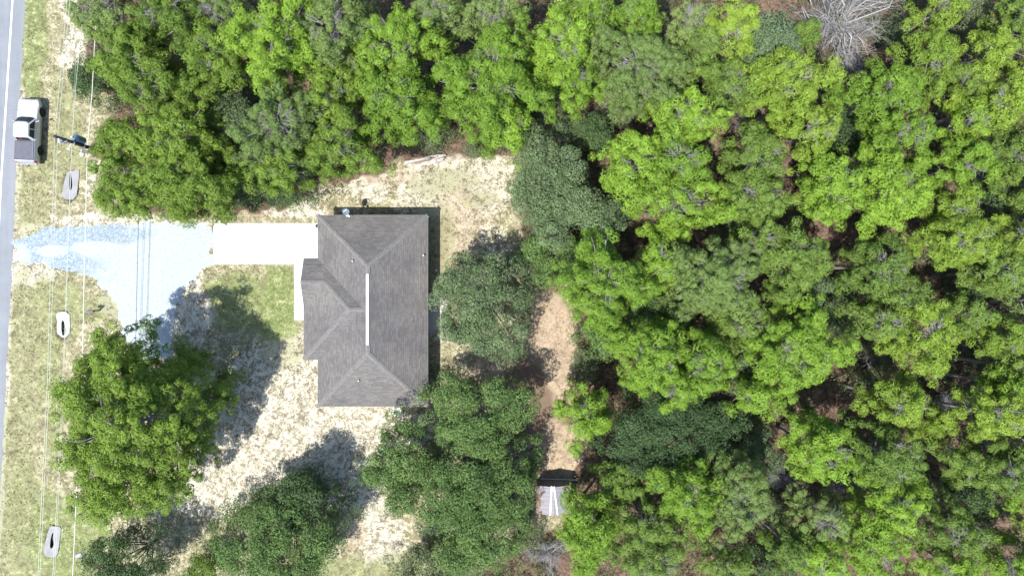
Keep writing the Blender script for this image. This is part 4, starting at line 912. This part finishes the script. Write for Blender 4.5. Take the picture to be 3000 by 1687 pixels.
for s, row in enumerate(PINES):
    b, rx, ry = place(row, 1.8); kind, top = row[4], row[5]
    soft = kind == 'D'
    pine('pine_tree', b, rx*1.10, ry*1.10, top, top*.50, kind, 100+s, row[6], group='pines of the wood',
         amp=.18, puff=.35 if soft else .46, dens=1.05 if soft else .92, gap=(.42 if soft else .43 if kind == 'N' else .385)+.05*((s*37 % 10)/10-.3), open_=.30 if soft else .22, needle=(.24, .06) if soft else (.26, .072), k=62 if soft else 78, grey=1.6 if soft else .9)
for s, row in enumerate(OAKS):
    b, rx, ry = place(row, .42); kind, top = row[4], row[5]
    oak('oak_tree' if top > 4.9 else 'shrub', b, rx*1.08, ry*1.08, top, top*.22, kind, 400+s, row[6], 'tree' if top > 4.9 else 'shrub', 'broadleaf trees')
# the great pine by the road and the long needled pine beside the shed
b, rx, ry = place((330, 1066, 192, 232, 'N', 13.5, ''), 4.0)
pine('pine_tree', b, rx, ry, 13.5, 2.6, 'N', 901, 'great dense pine by the road that shades the gravel driveway', puff=.46, dens=1.25, amp=.10, k=80, open_=.30, needle=(.26, .075), gap=.36, group='pines of the wood')
b, rx, ry = place((1480, 1328, 66, 116, 'L', 9.5, ''), 1.8)
pine('pine_tree', b, rx, ry, 9.5, 5.0, 'L', 902, 'long needled pine with star shaped tufts over the shed', puff=.55, k=46, needle=(.42, .07), group='pines of the wood')
# vine smothered tree, feathery shrubs, log-side shrub
b, rx, ry = place((1922, 96, 80, 92, 'V', 7.5, ''), .35)
oak('vine_covered_tree', b, rx, ry, 7.5, 1.5, 'V', 911, 'tree smothered in smooth grey green vine leaves at the top edge', clump=.75, amp=.12, leaf=(.17, .12), k=170)
for s, (dx, dy, rx, ry, top, lab) in enumerate([
    (1080, 350, 66, 24, 2.2, 'pale green shrub right behind the log pile'),
    (1200, 366, 58, 20, 2.0, 'low green shrub right of the log pile under the largest bright pine'),
    (2436, 40, 44, 36, 5, 'feathery grey green shrub in the top right corner'),
    (2526, 768, 46, 40, 5, 'feathery grey green shrub at the right edge'),
    (2335, 1262, 46, 58, 5, 'feathery grey green shrub near the bottom right'),
    (2262, 90, 40, 60, 3.5, 'grey green brush on the right flank of the leafless tree'),
    (1420, 278, 44, 26, 1.6, 'thin weedy bush in the clearing above the big dark oak'),
    (1555, 290, 70, 26, 1.6, 'pale weedy brush strip below the star shaped pine'),
    (2200, 925, 74, 58, 4, 'olive shrub between the large bright pine and the bare hearted pine'),
    (1465, 930, 34, 50, 2.5, 'thin green bush at the right border of the path'),
    (1940, 1290, 54, 46, 3, 'grey green shrub left of the grey brush at the bottom'),
    (1330, 1340, 36, 50, 2.2, 'thin grey bush below the shed')]):
    b, rx, ry = place((dx, dy, rx, ry, 'S', top, ''), .3)
    oak('shrub', b, rx, ry, top, top*.2, 'S', 930+s, lab, 'shrub', 'pale shrubs', clump=.5, leaf=(.19, .06), k=60, dens=1.0)
for s, (dx, dy, rx, ry, top, n, lab) in enumerate([
    (2125, 44, 150, 106, 4.5, 105, 'large leafless grey tree at the top edge'),
    (1972, 1208, 44, 36, 2.5, 42, 'grey leafless brush beside the pale pine near the bottom'),
    (2402, 1012, 44, 30, 3.0, 42, 'grey leafless brush right of the soft lime bush'),
    (2150, 380, 40, 30, 3.5, 30, 'brown leafless brush below the bright pine under the grey tree'),
    (2225, 870, 48, 36, 4.0, 30, 'grey leafless twigs above the olive shrub'),
    (1376, 1392, 44, 44, 1.8, 40, 'grey leafless bush on the sand below the shed'),
    (2310, 195, 34, 30, 3.0, 26, 'tangle of bare twigs right below the leafless tree'),
    (2455, 195, 44, 38, 4.0, 26, 'bare grey branches in the dark gap near the top right corner'),
    (2160, 1215, 56, 34, 3.5, 36, 'bare grey branches below the separate round tufts'),
    (1962, 1395, 40, 30, 2.0, 30, 'grey brush at the bottom edge left of the bright pair'),
    (1880, 300, 44, 34, 4.0, 24, 'bare brown twigs below the mid green pine under the vines')]):
    b, rx, ry = place((dx, dy, rx, ry, '', top, ''), .4)
    bare('leafless_tree' if n > 100 else 'leafless_bush', b, rx, ry, top, 950+s, lab, 'dead tree' if n > 100 else 'dead bush', n=n, group=None if n > 100 else 'leafless bushes', sub=10 if n > 100 else 16)
# undergrowth: low mass of saw-edged shrubs and saplings under the wood
rng = np.random.RandomState(5); n = 17000
ux, uy = rng.uniform(-46, 57, n), rng.uniform(-33, 33, n); wts = ground_weights(ux, uy); c = vnoise(ux+90, uy+90, 5.0, 55)*.6+.4*vnoise(ux+90, uy+90, 1.7, 56)
clear = np.ones(n, bool)
for cx_, cy_, ra_, rb_ in ((2078, 580, 62, 44), (2152, 735, 30, 38), (2090, 1020, 50, 40), (2350, 1430, 40, 40), (2560, 1330, 40, 40), (1540, 1180, 40, 40)):
    q = PD(cx_, cy_); clear &= np.hypot((ux-q.x)/(ra_*K*DD), (uy-q.y)/(rb_*K*DD)) > 1
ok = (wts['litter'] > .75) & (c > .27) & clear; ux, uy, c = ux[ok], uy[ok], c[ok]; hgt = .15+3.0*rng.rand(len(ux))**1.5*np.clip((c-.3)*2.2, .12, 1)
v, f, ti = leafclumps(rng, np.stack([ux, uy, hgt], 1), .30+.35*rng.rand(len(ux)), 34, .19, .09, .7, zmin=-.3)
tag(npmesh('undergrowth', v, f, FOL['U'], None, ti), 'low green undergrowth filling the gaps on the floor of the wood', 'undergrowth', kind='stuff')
# grass and weeds
rng = np.random.RandomState(8); n = 60000
ux, uy = rng.uniform(-48, 8, n), rng.uniform(-28, 28, n); wts = ground_weights(ux, uy)
gdx, gdy = ux/(K*DD)+1288, -uy/(K*DD)+724.4
gd = np.abs(poly_sd(ux, uy, [tuple(q) for q in gp[::3]])) ; ing = poly_sd(ux, uy, [tuple(q) for q in gp[::3]]) > .25
rd = poly_sd(ux, uy, [tuple(q) for q in rp]+left) > -.02
house = (gdx > 660) & (gdx < 1112) & (gdy > 535) & (gdy < 1030) | (gdx > 534) & (gdx < 820) & (gdy > 558) & (gdy < 668)
cl = vnoise(ux, uy, 1.3, 61)*.6+vnoise(ux, uy, .5, 62)*.4
pr = np.clip(.05+wts['green']*.8-wts['white']*.3+(gd < .22)*.3, .01, 1)*(cl > .46)*(wts['litter'] < .6)
ok = (rng.rand(n) < pr) & ~rd & ~house & (~ing)
ux, uy = ux[ok], uy[ok]
v, f, ti = leafclumps(rng, np.stack([ux, uy, np.full(len(ux), .0)], 1), (.03+.06*rng.rand(len(ux))), 8, .11, .035, .7, zmin=.05, flat=.9)
tag(npmesh('grass', v, f, FOL['W'], None, ti), 'short tufts of grass and weeds on the sandy verge and yard', 'grass', kind='stuff')
